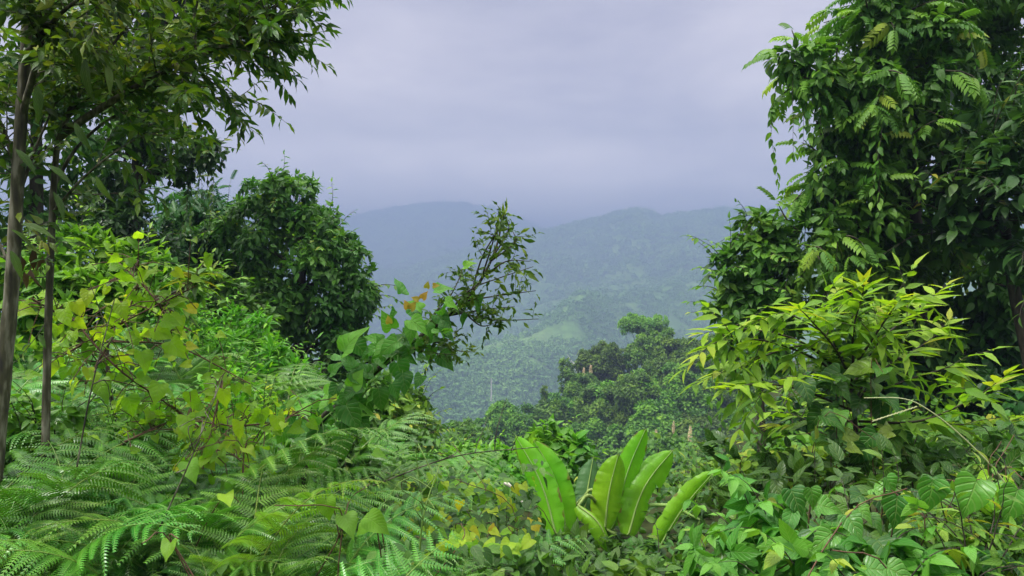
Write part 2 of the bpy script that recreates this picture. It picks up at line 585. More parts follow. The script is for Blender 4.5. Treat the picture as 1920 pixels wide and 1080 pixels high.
MID = [(0, 1050), (700, 960), (860, 900), (930, 855), (1000, 838), (1040, 790), (1100, 735), (1180, 690), (1250, 685), (1330, 700), (1420, 690), (1500, 680), (1700, 700), (2000, 700), (2600, 760)]
R1 = [(0, 760), (600, 760), (700, 738), (760, 722), (870, 690), (1000, 632), (1060, 592), (1100, 570), (1180, 546), (1330, 515), (1500, 495), (2000, 480)]
R1D = [(0, 420), (700, 430), (870, 520), (1000, 620), (1180, 850), (1400, 1000), (2000, 1000)]
R2 = [(0, 470), (620, 540), (700, 520), (800, 490), (900, 460), (975, 438), (1080, 420), (1150, 404), (1200, 394), (1240, 406), (1330, 397), (1420, 402), (1500, 392), (2000, 380)]
R3 = [(0, 380), (620, 410), (720, 396), (800, 384), (860, 382), (920, 396), (970, 410), (1050, 440), (1250, 450), (2000, 450)]


def near_h(x, y):
    left = np.clip(-x - 1, 0, 4) * .13
    dip = -.14 * np.clip(y - 2, 0, 7) * np.exp(-((x - .9) / 2.2) ** 2)
    ye = 9 + 7 * np.clip((-x - 2) / 3, 0, 1) + 5 * np.clip((x - 3.5) / 2, 0, 1)
    d = np.clip(y - ye, 0, None)
    back = .25 * np.clip(-y - 3, 0, 40)
    return left + dip - .7 * d * d / (d + 3) + back + .12 * fbm(x * .6, y * .6, 3, 5)


def sstep(a, b, t):
    t = np.clip((t - a) / (b - a), 0, 1)
    return t * t * (3 - 2 * t)


def ridge(tab, D, px, y, fs, bs):
    zc = CZ + (540 - prof(tab, px)) / 960 * K * D
    d = y - D
    w = .04 * D
    return zc - np.where(d < 0, fs, bs) * (np.sqrt(d * d + w * w) - w)


def far_h(x, y):
    ys = np.maximum(y, 20)
    px = np.clip(960 + x / ys * 960 / K, -900, 2800)
    gul = 1 - 2 * np.abs(fbm(x / 210 + .3, y / 300, 4, 31))
    m = ridge(MID, 105., px, ys, .5, .6) + 2.2 * fbm(x / 14, y / 14, 3, 7)
    a = ridge(R1, prof(R1D, px), px, ys, .42, .05) + (gul - .6) * 34 * sstep(250, 500, ys) + 6 * fbm(x / 45, y / 45, 3, 3)
    b = ridge(R2, 1600., px, ys, .33, .2) + (gul - .7) * 55 * np.clip(np.abs(ys - 1600) / 400, .25, 1) + 12 * fbm(x / 90, y / 90, 3, 8)
    c = ridge(R3, 2700., px, ys, .36, .5) + (gul - .7) * 50 * np.clip(np.abs(ys - 2700) / 500, .3, 1) + 24 * fbm(x / 240, y / 240, 4, 19)
    z = np.maximum(np.maximum(m, a), np.maximum(b, c))
    z = np.maximum(z, -120 + 10 * fbm(x / 80, y / 80, 3, 2))
    return np.where(y < 45, -140 - 0 * y, z)


def ground_h(x, y):
    x, y = np.asarray(x, float), np.asarray(y, float)
    return np.maximum(near_h(x, y), far_h(x, y))


gz = lambda x, y: float(ground_h(np.array([x]), np.array([y]))[0])

ang = np.concatenate([np.linspace(-52, 52, 860), np.linspace(54, 306, 64)])
rr = np.concatenate([[0.02], np.geomspace(.4, 5200, 620)])
A, RR = np.meshgrid(np.radians(ang), rr, indexing='xy')
GX, GY = np.sin(A) * RR, np.cos(A) * RR
na, nr = len(ang), len(rr)
g = MB()
i, j = np.meshgrid(np.arange(nr - 1), np.arange(na), indexing='ij')
gq = np.stack([i * na + j, i * na + (j + 1) % na, (i + 1) * na + (j + 1) % na, (i + 1) * na + j], -1).reshape(-1, 4)
GZ = ground_h(GX, GY)
g.add(np.stack([GX, GY, GZ], -1).reshape(-1, 3), gq[:, ::-1], None, .5)
gm = bpy.data.materials.new('hillside_ground')
gm.use_nodes = True
t = gm.node_tree
p = t.nodes['Principled BSDF']
geo = t.nodes.new('ShaderNodeNewGeometry')


def gnoise(scale, detail=5, w=(1, 1, 1)):
    mpn = t.nodes.new('ShaderNodeMapping')
    mpn.inputs['Scale'].default_value = w
    t.links.new(geo.outputs['Position'], mpn.inputs[0])
    n = t.nodes.new('ShaderNodeTexNoise')
    n.inputs['Scale'].default_value = scale
    n.inputs['Detail'].default_value = detail
    n.inputs['Roughness'].default_value = .62
    t.links.new(mpn.outputs[0], n.inputs['Vector'])
    return n.outputs[0]


def ramp(fac, els):
    r = t.nodes.new('ShaderNodeValToRGB')
    while len(r.color_ramp.elements) < len(els):
        r.color_ramp.elements.new(.5)
    for e, (pp, c) in zip(r.color_ramp.elements, els):
        e.position = pp
        e.color = (*c, 1)
    t.links.new(fac, r.inputs[0])
    return r.outputs[0]


big = ramp(gnoise(.011, 7), [(.36, (.08, .17, .04)), (.5, (.105, .20, .05)), (.7, (.15, .24, .07))])
fine = ramp(gnoise(.16, 6), [(.3, (.62, .66, .6)), (.7, (1.2, 1.2, 1.1))])
mm = t.nodes.new('ShaderNodeMix')
mm.data_type = 'RGBA'
mm.blend_type = 'MULTIPLY'
mm.inputs[0].default_value = 1
t.links.new(big, mm.inputs[6])
t.links.new(fine, mm.inputs[7])
soil = ramp(gnoise(3.5, 6), [(.3, (.018, .022, .008)), (.7, (.05, .065, .02))])
ln = t.nodes.new('ShaderNodeVectorMath')
ln.operation = 'LENGTH'
t.links.new(geo.outputs['Position'], ln.inputs[0])
ml = t.nodes.new('ShaderNodeMapRange')
ml.inputs['From Min'].default_value = 120
ml.inputs['From Max'].default_value = 300
t.links.new(ln.outputs['Value'], ml.inputs['Value'])
m2 = t.nodes.new('ShaderNodeMix')
m2.data_type = 'RGBA'
t.links.new(ml.outputs[0], m2.inputs[0])
t.links.new(soil, m2.inputs[6])
t.links.new(mm.outputs[2], m2.inputs[7])
t.links.new(m2.outputs[2], p.inputs['Base Color'])
p.inputs['Roughness'].default_value = .95
p.inputs['Specular IOR Level'].default_value = .1
go = g.build('ground', gm)
go['kind'] = 'structure'

# far-off wood on the valley sides
rng = np.random.default_rng(11)
fw = MB()


QUADLET = leaf_tpl([(0, 0, .16), (.55, .52, .36), (1, 1, .1)], 2, .3, .25)


def dome_tpl(n, seed):
    r_ = np.random.default_rng(seed)
    d = rdir(r_, n)
    d[:, 2] = np.abs(d[:, 2]) * 1.1 - .15
    b = MB()
    tg = rdir(r_, n)
    place(b, QUADLET, d * .8, nrm(tg + np.array([0, 0, -.4])), nrm(d + UP * .5), r_.uniform(.35, .6, n), .5)
    return np.concatenate(b.v), np.concatenate(b.q), np.concatenate(b.uv)


domes = [dome_tpl(26, s) for s in range(4)]


def wood(n, x0, x1, ylo, yhi, thr, rad, dens=.011, s=41, fade=False):
    px = rng.uniform(x0, x1, n)
    y = rng.uniform(ylo, yhi, n) if not callable(ylo) else ylo(px) + rng.random(n) * (yhi(px) - ylo(px))
    x = (px - 960) / 960 * K * y
    z = ground_h(x, y)
    gl = 1 - 2 * np.abs(fbm(x / 210 + .3, y / 300, 4, 31))
    k = fbm(x * dens, y * dens, 4, s) + .4 * (.62 - gl) > thr
    # keep what faces the viewer
    x, y, z = x[k], y[k], z[k]
    P = np.stack([x, y, z + rad * .35], -1)
    m = len(P)
    sz = rad * rng.uniform(.35, 1.0, m) ** 1.0 * np.where(rng.random(m) < .12, 1.5, 1)
    which = rng.integers(0, 4, m)
    rv = np.clip(.5 + .9 * fbm(x * .02, y * .02, 2, 77) + rng.normal(size=m) * .17, 0, 1)
    a = rng.uniform(0, 6.28, m)
    for w_ in range(4):
        q_ = which == w_
        place(fw, domes[w_], P[q_], np.stack([np.cos(a), np.sin(a), 0 * a], -1)[q_], UP, sz[q_], rv[q_])


wood(11000, 660, 1480, lambda p_: prof(R1D, p_) * .55, lambda p_: prof(R1D, p_) * 1.0, .0, 3.6)
wood(6000, 640, 1500, lambda p_: prof(R1D, p_) * 1.0, lambda p_: 0 * p_ + 1250, -.9, 5)
wood(9000, 600, 1520, lambda p_: 0 * p_ + 1150, lambda p_: 0 * p_ + 1640, -.9, 7)
wood(6000, 560, 1520, lambda p_: 0 * p_ + 1900, lambda p_: 0 * p_ + 2720, -.9, 9)
wo = fw.build('far_forest', M['far_wood'], smooth=True)
wo['kind'] = 'stuff'
wo['label'] = 'hazy forest patches on the far valley sides'


# ------------------------------------------------------------------ trees on the hill across the gorge
def hill_tree(name, seed, h, w, kind='round'):
    r_ = np.random.default_rng(seed)
    cr, tr = MB(), MB()
    if kind == 'round':
        lum = [((r_.normal() * .28 * w, r_.normal() * .28 * w, h * r_.uniform(.48, .82)), w * r_.uniform(.24, .36)) for _ in range(8)]
        lum.append(((0, 0, h * .78), w * .33))
        lum += [((r_.normal() * .3 * w, r_.normal() * .3 * w, h * r_.uniform(.12, .4)), w * .26) for _ in range(5)]
    elif kind == 'column':
        lum = [((r_.normal() * .08 * w, r_.normal() * .08 * w, h * k), w * r_.uniform(.3, .42)) for k in np.linspace(.08, .97, 8)]
    elif kind == 'umbrella':
        lum = [((r_.uniform(-.42, .42) * w, r_.uniform(-.3, .3) * w, h * r_.uniform(.86, .95)), w * .17) for _ in range(14)]
    else:   # low shrub
        lum = [((r_.normal() * .33 * w, r_.normal() * .33 * w, h * r_.uniform(.1, .6)), w * r_.uniform(.22, .34)) for _ in range(8)]
    shell(cr, lum, CHIP, .36 if kind != 'umbrella' else .3, .95, r_, nsub=15, subr=.4, hang=.3, world=True, upb=.55, flat=.8)
    top = h * (.6 if kind != 'column' else .9)
    pth = smooth_path([(0, 0, -1.2), (.15, .1, top * .5), (-.1, .1, top)], 8)
    tube(tr, pth, np.linspace(.22, .1, 8), 6)
    for k in range(6):
        c, q = lum[k % len(lum)]
        tube(tr, smooth_path([pth[3 + k % 4], (np.array(c) + pth[4]) / 2 + (0, 0, -.2), c], 6), np.linspace(.1, .03, 6), 4)
    return cr.mesh('crown', M['far']), tr.mesh('trunk', M['dbark'])


HT = {}
for k, (h, w) in enumerate(((7.5, 6.5), (6.5, 7), (8.5, 6), (6, 5.5), (7, 7.5))):
    HT['round%d' % k] = hill_tree('r', 100 + k, h, w)
HT['column'] = hill_tree('c', 120, 8.5, 2.6, 'column')
HT['umbrella'] = hill_tree('u', 121, 10, 8, 'umbrella')
HT['shrub0'] = hill_tree('s', 122, 3.2, 5, 'shrub')
HT['shrub1'] = hill_tree('s', 123, 2.6, 4, 'shrub')


def put_tree(key, name, label, cat, group, px, py_top, Y, h, wmul=1, crown=None):
    """h: real height; the top of the crown comes to py_top"""
    top = at(px, py_top, Y)
    nat = {'round0': 7.5, 'round1': 6.5, 'round2': 8.5, 'round3': 6, 'round4': 7, 'column': 8.5, 'umbrella': 10, 'shrub0': 3.2, 'shrub1': 2.6}[key]
    s = h / nat
    e = thing(name, label, cat, (top[0], top[1], top[2] - h), group)
    e.rotation_euler = (0, 0, rng.uniform(0, 6.28))
    e.scale = (s * wmul, s * wmul, s)
    for me, nm in zip(HT[key], ('crown', 'trunk')):
        o = bpy.data.objects.new(nm, me)
        C.objects.link(o)
        o.parent = e
        if crown and nm == 'crown':
            o.data = me.copy()
            o.data.materials.clear()
            o.data.materials.append(crown)
    return e


GT = 'trees on the hill across the gorge'
put_tree('umbrella', 'umbrella_tree', 'flat-topped feathery tree standing highest on the hill across the gorge', 'tree', GT, 1205, 598, 108, 9.5, .85, M['far_light'])
put_tree('round3', 'hill_tree', 'small round dark tree on the hill crest just left of the flat-topped tree', 'tree', GT, 1136, 648, 104, 5.5, 1)
put_tree('column', 'vine_covered_stump', 'taller leafy pillar of vines at the left shoulder of the hill across the gorge', 'tree', GT, 1062, 682, 103, 7.5, 1.1)
put_tree('column', 'vine_covered_stump', 'slim isolated pillar of vines rising from the low left end of the hill', 'tree', GT, 1021, 730, 96, 5.2, .75)
put_tree('round0', 'hill_tree', 'broad dark tree directly under the flat-topped tree on the hill', 'tree', GT, 1225, 628, 103, 7.5, .9)
put_tree('round4', 'hill_tree', 'wide layered tree on the hill crest right of the flat-topped tree', 'tree', GT, 1300, 640, 99, 7, 1)
put_tree('round1', 'hill_tree', 'tree at the far left end of the hill across the gorge', 'tree', GT, 940, 772, 92, 6, .9)
put_tree('round3', 'hill_tree', 'small dark tree alone between the leaning sapling and the hill', 'tree', GT, 868, 795, 60, 4, .9)
rest = 'leafy tree in the crowded slope of the hill across the gorge'
spots = []
for yy, n in ((760, 5), (735, 6), (705, 5), (680, 4), (790, 7), (820, 8), (850, 8), (880, 8), (905, 7)):
    # left limit of the hill at that row of the slope
    xl = np.interp(yy, [655, 690, 720, 760, 790, 830, 860, 900], [1130, 1070, 1050, 1000, 930, 905, 895, 890])
    for k in range(n):
        spots.append((xl + (1490 - xl) * (k + .5 + rng.uniform(-.3, .3)) / n, yy + rng.uniform(-9, 9)))
for k, (px, py) in enumerate(spots):
    # depth where the crown top would stand on the slope
    Yc = np.linspace(62, 112, 120)
    hh = rng.uniform(5, 7.6)
    top = CZ + (540 - py) / 960 * K * Yc - hh
    xx = (px - 960) / 960 * K * Yc
    gg = ground_h(xx, Yc)
    b = int(np.argmin(np.abs(top - gg) + .01 * (112 - Yc)))
    key = 'round%d' % rng.integers(0, 5)
    put_tree(key, 'hill_tree', rest, 'tree', GT, px, py, Yc[b], hh, rng.uniform(.8, 1.05))
for k in range(14):
    px, py = rng.uniform(1180, 1480), rng.uniform(800, 930)
    Yc = rng.uniform(58, 74)
    put_tree('shrub%d' % (k % 2), 'hill_shrub', 'low bushy shrub at the foot of the hill across the gorge', 'shrub', 'shrubs at the foot of the hill', px, py, Yc, rng.uniform(2.2, 3.4), 1.1)


def plume(px, py, Y, hpx, label):
    top = at(px, py, Y)
    hgt = pxm(hpx, Y)
    e = thing('reed_plume', label, 'reed plume', (top[0], top[1], top[2] - hgt - 1.5), 'dry reed plumes on the hill')
    a, b = MB(), MB()
    tube(a, [(0, 0, -.8), (0.02, 0, .8), (.06, 0, 1.5 + hgt * .4)], [.014, .012, .01], 5)
    n = 160
    u = rng.random(n)
    ph = rng.uniform(0, 6.28, n)
    wd = hgt * .11 * np.sin(np.pi * np.clip(u * .85 + .12, 0, 1)) * rng.uniform(.3, 1, n)
    P = np.stack([wd * np.cos(ph) + .06 * u, wd * np.sin(ph), 1.5 + u * hgt * .95], -1)
    D = np.stack([np.cos(ph) * .35, np.sin(ph) * .35, 1 + 0 * u], -1)
    place(b, SMALL, P, D, rdir(rng, n), hgt * .11, rng.random(n))
    for o in (a.build('stem', M['straw']), b.build('plume', M['plume'])):
        o.parent = e


plume(1107, 684, 98, 30, 'taller of two pale plumes beside the small round tree on the hill crest')
plume(1094, 690, 97, 24, 'shorter of two pale plumes beside the small round tree on the hill crest')
plume(1293, 800, 66, 34, 'fattest beige plume low on the hill, right of the other dry plumes')
plume(1262, 790, 68, 24, 'thin beige plume above the other plumes low on the hill')
plume(1229, 806, 66, 36, 'leaning beige plume at the dark foot of the hill behind the banana leaves')

# dead trees
e = thing('dead_tree', 'bare bleached dead tree by the plumes left of the hill crest', 'tree', (*at(1082, 720, 112)[:2], at(1082, 720, 112)[2]))
b = MB()
tube(b, [(0, 0, -2), (.1, 0, 1.2), (.25, 0, 3)], [.16, .12, .07], 6)
b.build('trunk', M['pale'], None).parent = e
for k in range(15):
    b = MB()
    a = rng.uniform(0, 6.28)
    z = rng.uniform(.8, 2.9)
    l = rng.uniform(1, 2.1)
    tube(b, smooth_path([(.1, 0, z), (.1 + math.cos(a) * l * .5, math.sin(a) * l * .5, z + l * .35), (.1 + math.cos(a + .3) * l * .8, math.sin(a) * l * .8, z + l * .9)], 7), np.linspace(.07, .02, 7), 4)
    b.build('limb', M['pale'], None).parent = e
e = thing('bare_tree', 'single tall white dead trunk standing far off on the valley side', 'tree', at(921, 742, 430))
b = MB()
tube(b, [(0, 0, -3), (.1, 0, 4), (0, 0, 10)], [.45, .4, .25], 7)
tube(b, [(0, 0, 7), (.5, 0, 8.2), (.9, 0, 8.8)], [.2, .14, .08], 5)
b.build('trunk', M['pale'], None).parent = e


# ------------------------------------------------------------------ generic draped tree / shrub
def woody(name, label, cat, lumps, base, leaf, size, cover, seed, mat, trunk_mat='dbark', rad=.12, nsub=16, subr=.42, hang=.55,
          sprigs=0, sprig_len=.5, sprig_leaf=None, sprig_size=None, gap=0., group=None, extra=None, rhi=.9, rlo=0., upb=.35, drape=0):
    r_ = np.random.default_rng(seed)
    cr, tr = MB(), MB()
    base = np.array(base, float)
    c, rr_, ow = shell(cr, lumps, leaf, size, cover, r_, nsub, subr, hang, rlo, rhi, gap, upb)
    L = [lump_world(l) for l in lumps]
    cen = np.mean([l[0] for l in L], 0)
    top = np.array([cen[0], cen[1], max(l[0][2] for l in L)])
    mid = (base + top) / 2 + r_.normal(size=3) * .05
    tp = smooth_path([base - (0, 0, .25), base * .6 + mid * .4, mid, mid * .4 + top * .6], 14)
    tube(tr, tp, np.linspace(rad, rad * .45, 14), 9)
    for q, rl in L:
        s = tp[int(np.clip(np.searchsorted(tp[:, 2], q[2] - .5 * np.linalg.norm(q[:2] - cen[:2])), 1, 13))]
        tube(tr, smooth_path([s, (s + q) / 2 + (0, 0, .08 * rl) + r_.normal(size=3) * .05, q], 8), np.linspace(rad * .4, rad * .12, 8), 5)
    # sprigs leave the clumps and break the outline
    if sprigs:
        pick = r_.integers(0, len(c), sprigs)
        for k in pick:
            d = nrm(ow[k] + r_.normal(size=3) * .5 + UP * .2)
            twig(cr, tr, c[k] + d * rr_[k] * .5, d, sprig_len * r_.uniform(.6, 1.3), rad * .05 + .002, sprig_leaf or leaf, (sprig_size or size) * (.25 if sprig_leaf is PINNATE else .45),
                 sprig_size or size, r_, grav=-.25, rlo=rlo + .25, rhi=min(1, rhi + .1), hang=.25)
    # hanging strands of vine
    for k in range(drape):
        j = r_.integers(0, len(c))
        d = np.array([r_.normal() * .15, -.3, -1])
        twig(cr, tr, c[j] + nrm(ow[j]) * rr_[j] * .9, d, r_.uniform(.5, 1.6), .004, leaf, size * .5, size, r_, grav=-.4, rlo=rlo + .2, rhi=rhi, hang=.5)
    e = thing(name, label, cat, base, group)
    if extra:
        extra(cr, tr, r_)
    cr.build('crown', mat if not isinstance(mat, str) else M[mat], e)
    tr.build('trunk', M[trunk_mat], e)
    return e


def gbase(px, Y, dz=0.):
    x = (px - 960) / 960 * K * Y
    return (x, Y, gz(x, Y) + dz)


# bushy vine-clad tree left of the valley
woody('vine_clad_tree', 'rounded bushy tree smothered in vines, standing against the hazy valley', 'tree',
      [(500, 385, 45, 13), (540, 400, 60, 13), (590, 430, 50, 12.8), (470, 450, 60, 13.3), (545, 480, 80, 13), (620, 480, 50, 12.8), (660, 500, 36, 12.6),
       (420, 480, 55, 13.6), (590, 560, 85, 12.6), (650, 560, 48, 12.4), (510, 570, 60, 12.5), (640, 630, 50, 12.5), (560, 650, 70, 12.8), (470, 620, 60, 13.2), (610, 690, 60, 12.8), (690, 680, 30, 12.4)],
      gbase(560, 13), OVATE, .135, 1.15, 21, 'vine', sprigs=110, sprig_len=.5, sprig_size=.14, drape=30, rhi=.85)
# tall draped tree far left
woody('draped_tree', 'tall tree with vine-wrapped trunk and a branch reaching over the rounded bushy tree', 'tree',
      [(230, 310, 55, 11), (215, 380, 60, 11), (240, 450, 62, 11), (200, 500, 70, 11), (285, 500, 50, 11), (160, 420, 60, 11.3),
       (255, 240, 50, 11), (320, 275, 42, 11), (370, 275, 34, 10.8), (405, 290, 24, 10.8), (330, 320, 34, 11), (300, 200, 50, 11.2),
       (330, 60, 75, 11.5), (270, 40, 70, 11.5), (400, 40, 55, 11.5), (440, 10, 45, 11.4), (330, -30, 90, 11.5), (240, 130, 55, 11.4), (180, 200, 70, 11.5), (140, 80, 80, 11.6)],
      gbase(235, 11), OVATE, .12, 1.15, 22, 'deep', rad=.11, sprigs=70, sprig_len=.45, sprig_size=.12, drape=60, gap=.1)
# feathery tree between them
woody('feathery_tree', 'dark feathery-leaved tree squeezed between the tall draped tree and the bushy one', 'tree',
      [(345, 390, 32, 13.8), (385, 380, 26, 13.8), (350, 440, 45, 13.8), (390, 440, 45, 13.8), (330, 500, 50, 13.6), (390, 520, 60, 13.6), (310, 560, 60, 13.4), (400, 590, 60, 13.4)],
      gbase(360, 13.8), FEATHER, .42, 2.2, 23, 'deep', sprigs=24, sprig_len=.7, sprig_leaf=FEATHER, sprig_size=.45, rad=.1)
# leafy backdrop left edge
woody('dark_thicket_tree', 'dense dark tree behind the two slender trunks', 'tree',
      [(40, 60, 90, 9), (120, 150, 90, 9), (30, 220, 90, 9), (110, 300, 80, 9), (20, 380, 80, 9), (90, 430, 60, 9), (60, 520, 60, 9)],
      gbase(60, 9), OVATE, .13, .7, 24, 'dark', sprigs=30, gap=.2)

# ------------------------------------------------------------------ slender trees, near left
def slender(name, label, trunk_px, Y, rad0, rad1, branches, seed, leafy):
    r_ = np.random.default_rng(seed)
    cr, tr = MB(), MB()
    pth = smooth_path([at(*p_[:2], Y + (p_[2] if len(p_) > 2 else 0)) for p_ in trunk_px], 40)
    e = thing(name, label, 'tree', pth[0])
    tube(tr, pth, np.linspace(rad0, rad1, 40) * (1 + .04 * np.sin(np.arange(40) * 1.7)), 12)
    for b in branches:
        bp = smooth_path([at(p_[0], p_[1], Y + p_[2]) for p_ in b[0]], 24)
        tube(tr, bp, np.linspace(b[1], b[1] * .25, 24), 8)
        n = b[2]
        for k in range(n):
            u = r_.uniform(b[4] if len(b) > 4 else .12, 1)
            j = int(u * 22)
            T = nrm(bp[j + 1] - bp[j])
            d = nrm(T * .75 + rdir(r_, 1)[0] * .75 + UP * .05)
            tw = twig(cr, tr, bp[j], d, b[3] * r_.uniform(.5, 1.2) * (1.15 - .72 * u), .004, NARROW, .026, .105, r_, grav=-.08, ang=55, hang=.18, jit=.42)
            for q in range(2):
                i2 = r_.integers(2, 6)
                twig(cr, tr, tw[i2], nrm(nrm(tw[i2] - tw[i2 - 1]) + rdir(r_, 1)[0] * .7), b[3] * r_.uniform(.25, .5), .0025, NARROW, .026, .1, r_, grav=-.1, ang=55, hang=.2, jit=.42)
    leafy(cr, tr, r_)
    for q in range(9):
        j = r_.integers(2, 34)
        twig(cr, tr, pth[j], nrm(rdir(r_, 1)[0] + UP * .4), .25, .003, NARROW, .05, .09, r_, hang=.3, jit=.4)
    cr.build('crown', M['olive'], e)
    tr.build('trunk', M['bark'], e)
    return e


def none(*a):
    pass


def hang_leaves(cr, tr, r_):
    # big drooping near leaves and a few pale undersides
    for px, py, a, s in ((30, 280, -40, 60), (70, 160, -80, 70), (150, 60, -100, 80), (200, 120, -70, 60), (100, 360, -55, 60), (20, 430, -30, 55), (40, 420, -10, 70), (20, 470, -60, 60), (160, 110, -85, 80), (140, 230, -60, 60), (90, 310, -30, 60), (180, 330, -60, 60)):
        d = np.array([math.cos(R(a)), r_.uniform(-.3, .2), math.sin(R(a))])
        place(cr, LANCE, [at(px, py, 3.1)], d, nrm(UP + np.array([0, -.6, 0]) + r_.normal(size=3) * .4), pxm(s, 3.1), [r_.uniform(.1, .6)])


slender('slender_tree', 'thicker of the two slender brown trunks, its leafy top leaving the view',
        [(-12, 900), (8, 690), (22, 540), (30, 400), (38, 250), (48, 100), (58, -60), (62, -200)], 3.3, .034, .018,
        [([(35, 330, 0), (5, 240, .1), (-40, 140, .2)], .014, 10, .5),
         ([(40, 220, 0), (75, 90, -.1), (95, -20, -.1)], .016, 14, .5),
         ([(30, 380, 0), (70, 270, .1), (110, 180, .2)], .01, 9, .45),
         ([(48, 100, 0), (120, 20, -.2), (210, -40, -.2)], .012, 14, .5),
         ([(44, 160, 0), (110, 110, .3), (200, 80, .5)], .012, 14, .5),
         ([(20, 500, 0), (-20, 420, .1), (-60, 360, .1)], .008, 5, .35)], 31, hang_leaves)
slender('slender_tree', 'thinner slender trunk sending a long branch up across the sky',
        [(84, 900), (88, 700), (92, 560), (97, 430), (102, 330), (112, 250), (135, 200)], 3.5, .019, .012,
        [([(104, 262, 0), (160, 222, 0), (240, 172, 0), (330, 122, 0), (420, 86, 0), (490, 52, .1), (545, 25, .1)], .021, 32, .5, .25),
         ([(100, 350, 0), (150, 270, .1), (230, 210, .2), (330, 190, .3), (400, 184, .3), (440, 178, .3)], .009, 12, .42, .35),
         ([(112, 250, 0), (170, 140, .1), (230, 60, .2), (290, -20, .2)], .012, 18, .48),
         ([(370, 105, 0), (440, 80, .15), (510, 88, .2)], .008, 11, .4),
         ([(365, 110, 0), (364, 40, 0), (366, -40, 0)], .006, 7, .4),
         ([(480, 60, .05), (520, 10, .0), (570, -30, 0)], .008, 12, .4),
         ([(98, 400, 0), (160, 330, -.1), (240, 270, -.1), (320, 240, 0)], .008, 6, .42),
         ([(300, 140, 0), (400, 30, .2), (480, -20, .2)], .008, 12, .42)], 32, none)

# ------------------------------------------------------------------ big tree on the right and its neighbours
woody('big_vine_tree', 'towering tree hung with vines, pinnate sprays reaching into the sky', 'tree',
      [(1480, 118, 32, 8.6), (1525, 135, 45, 8.6), (1570, 165, 48, 8.8), (1640, 55, 48, 8.9), (1690, 40, 75, 9), (1750, 10, 85, 9.4), (1640, 150, 65, 8.8), (1710, 140, 80, 9), (1600, 240, 62, 9), (1675, 240, 85, 9.1),
       (1570, 320, 52, 9), (1640, 330, 85, 9.2), (1730, 300, 90, 9.5), (1780, 160, 95, 10), (1840, 60, 110, 10.3), (1900, 160, 90, 10.4), (1560, 400, 55, 9), (1530, 455, 42, 8.8), (1625, 420, 85, 9.2), (1720, 420, 100, 9.8),
       (1565, 520, 48, 9), (1640, 520, 85, 9.5), (1740, 530, 110, 10.2), (1700, 640, 110, 10.3), (1610, 610, 70, 9.6), (1800, -40, 120, 10)],
      gbase(1720, 10), OVATE, .15, 1.05, 41, 'vine', rad=.24, nsub=20, sprigs=170, sprig_len=.35, sprig_leaf=PINNATE, sprig_size=.36, drape=70, gap=.17, rhi=.85)
woody('grey_leaved_tree', 'dull grey-green tree with drooping larger leaves in front of the towering vine tree', 'tree',
      [(1830, 290, 60, 8.4), (1890, 270, 60, 8.2), (1800, 340, 55, 8.4), (1860, 360, 80, 8.3), (1920, 360, 80, 8.2), (1790, 420, 55, 8.6), (1880, 440, 60, 8.4), (1940, 480, 60, 8.3)],
      gbase(1960, 8.6), OVATE, .2, .7, 42, 'deep', rad=.1, sprigs=70, sprig_len=.6, sprig_leaf=LANCE, sprig_size=.2, hang=.35, gap=.1, upb=.6)
woody('vine_covered_sapling', 'small separate vine-covered tree between the valley view and the towering vine tree', 'tree',
      [(1425, 425, 34, 9), (1445, 460, 40, 9), (1400, 490, 45, 9), (1440, 520, 55, 9), (1390, 540, 48, 9), (1365, 510, 32, 8.9), (1430, 580, 55, 9), (1375, 580, 40, 9), (1470, 590, 40, 9), (1420, 650, 60, 9)],
      gbase(1430, 9), OVATE, .155, 1.2, 43, 'vine', rad=.06, sprigs=50, sprig_len=.45, sprig_size=.13, drape=16, rhi=.85)
woody('vine_wall', 'dark wall of creeper behind the bright lance-leaved shrub', 'creeper',
      [(1850, 560, 110, 10.5), (1940, 600, 120, 10), (1790, 660, 100, 10.4), (1880, 720, 120, 10), (1780, 760, 90, 9.6), (1860, 840, 110, 9), (1700, 740, 90, 10), (1930, 820, 100, 9), (1620, 720, 80, 10), (1600, 800, 80, 9.4), (1500, 790, 65, 9.6), (1450, 850, 55, 9.2), (1530, 850, 65, 9)],
      gbase(1850, 10), OVATE4, .15, .8, 44, 'deep', rad=.1, drape=40, hang=.9)

# ------------------------------------------------------------------ shrubs on the left bank
woody('light_shrub', 'low light green shrub mound below the rounded bushy tree', 'shrub',
      [(420, 660, 60, 8), (480, 680, 65, 7.8), (350, 640, 55, 8), (530, 730, 50, 7.6), (420, 720, 70, 7.4), (300, 650, 50, 8), (480, 760, 60, 7.2), (560, 780, 45, 7.2)],
      gbase(440, 8), LANCE, .13, 1.5, 51, 'bush', rad=.04, nsub=18, sprigs=160, sprig_len=.4, sprig_size=.12, hang=.05, upb=.8)
woody('leafy_shrub', 'bright leafy shrub behind the yellowish heart-leaved vine', 'shrub',
      [(150, 500, 55, 6.5), (220, 520, 55, 6.5), (280, 540, 50, 6.6), (180, 580, 70, 6.3), (270, 600, 60, 6.4), (100, 560, 70, 6.4), (330, 570, 45, 7), (40, 560, 60, 6.4), (60, 660, 70, 6)],
      gbase(200, 6.5), OVATE, .12, 1.2, 52, 'bush', rad=.04, sprigs=110, sprig_len=.35, sprig_size=.13, sprig_leaf=LANCE, hang=.15, upb=.7)
woody('leafy_shrub', 'small-leaved dark shrub under the bushy tree, next to the light green mound', 'shrub',
      [(370, 560, 50, 9), (420, 590, 50, 9), (330, 600, 50, 8.6), (460, 620, 45, 9)],
      gbase(390, 9), OVATE, .13, 1.2, 53, 'vine', rad=.04, sprigs=40, sprig_len=.35, hang=.3)
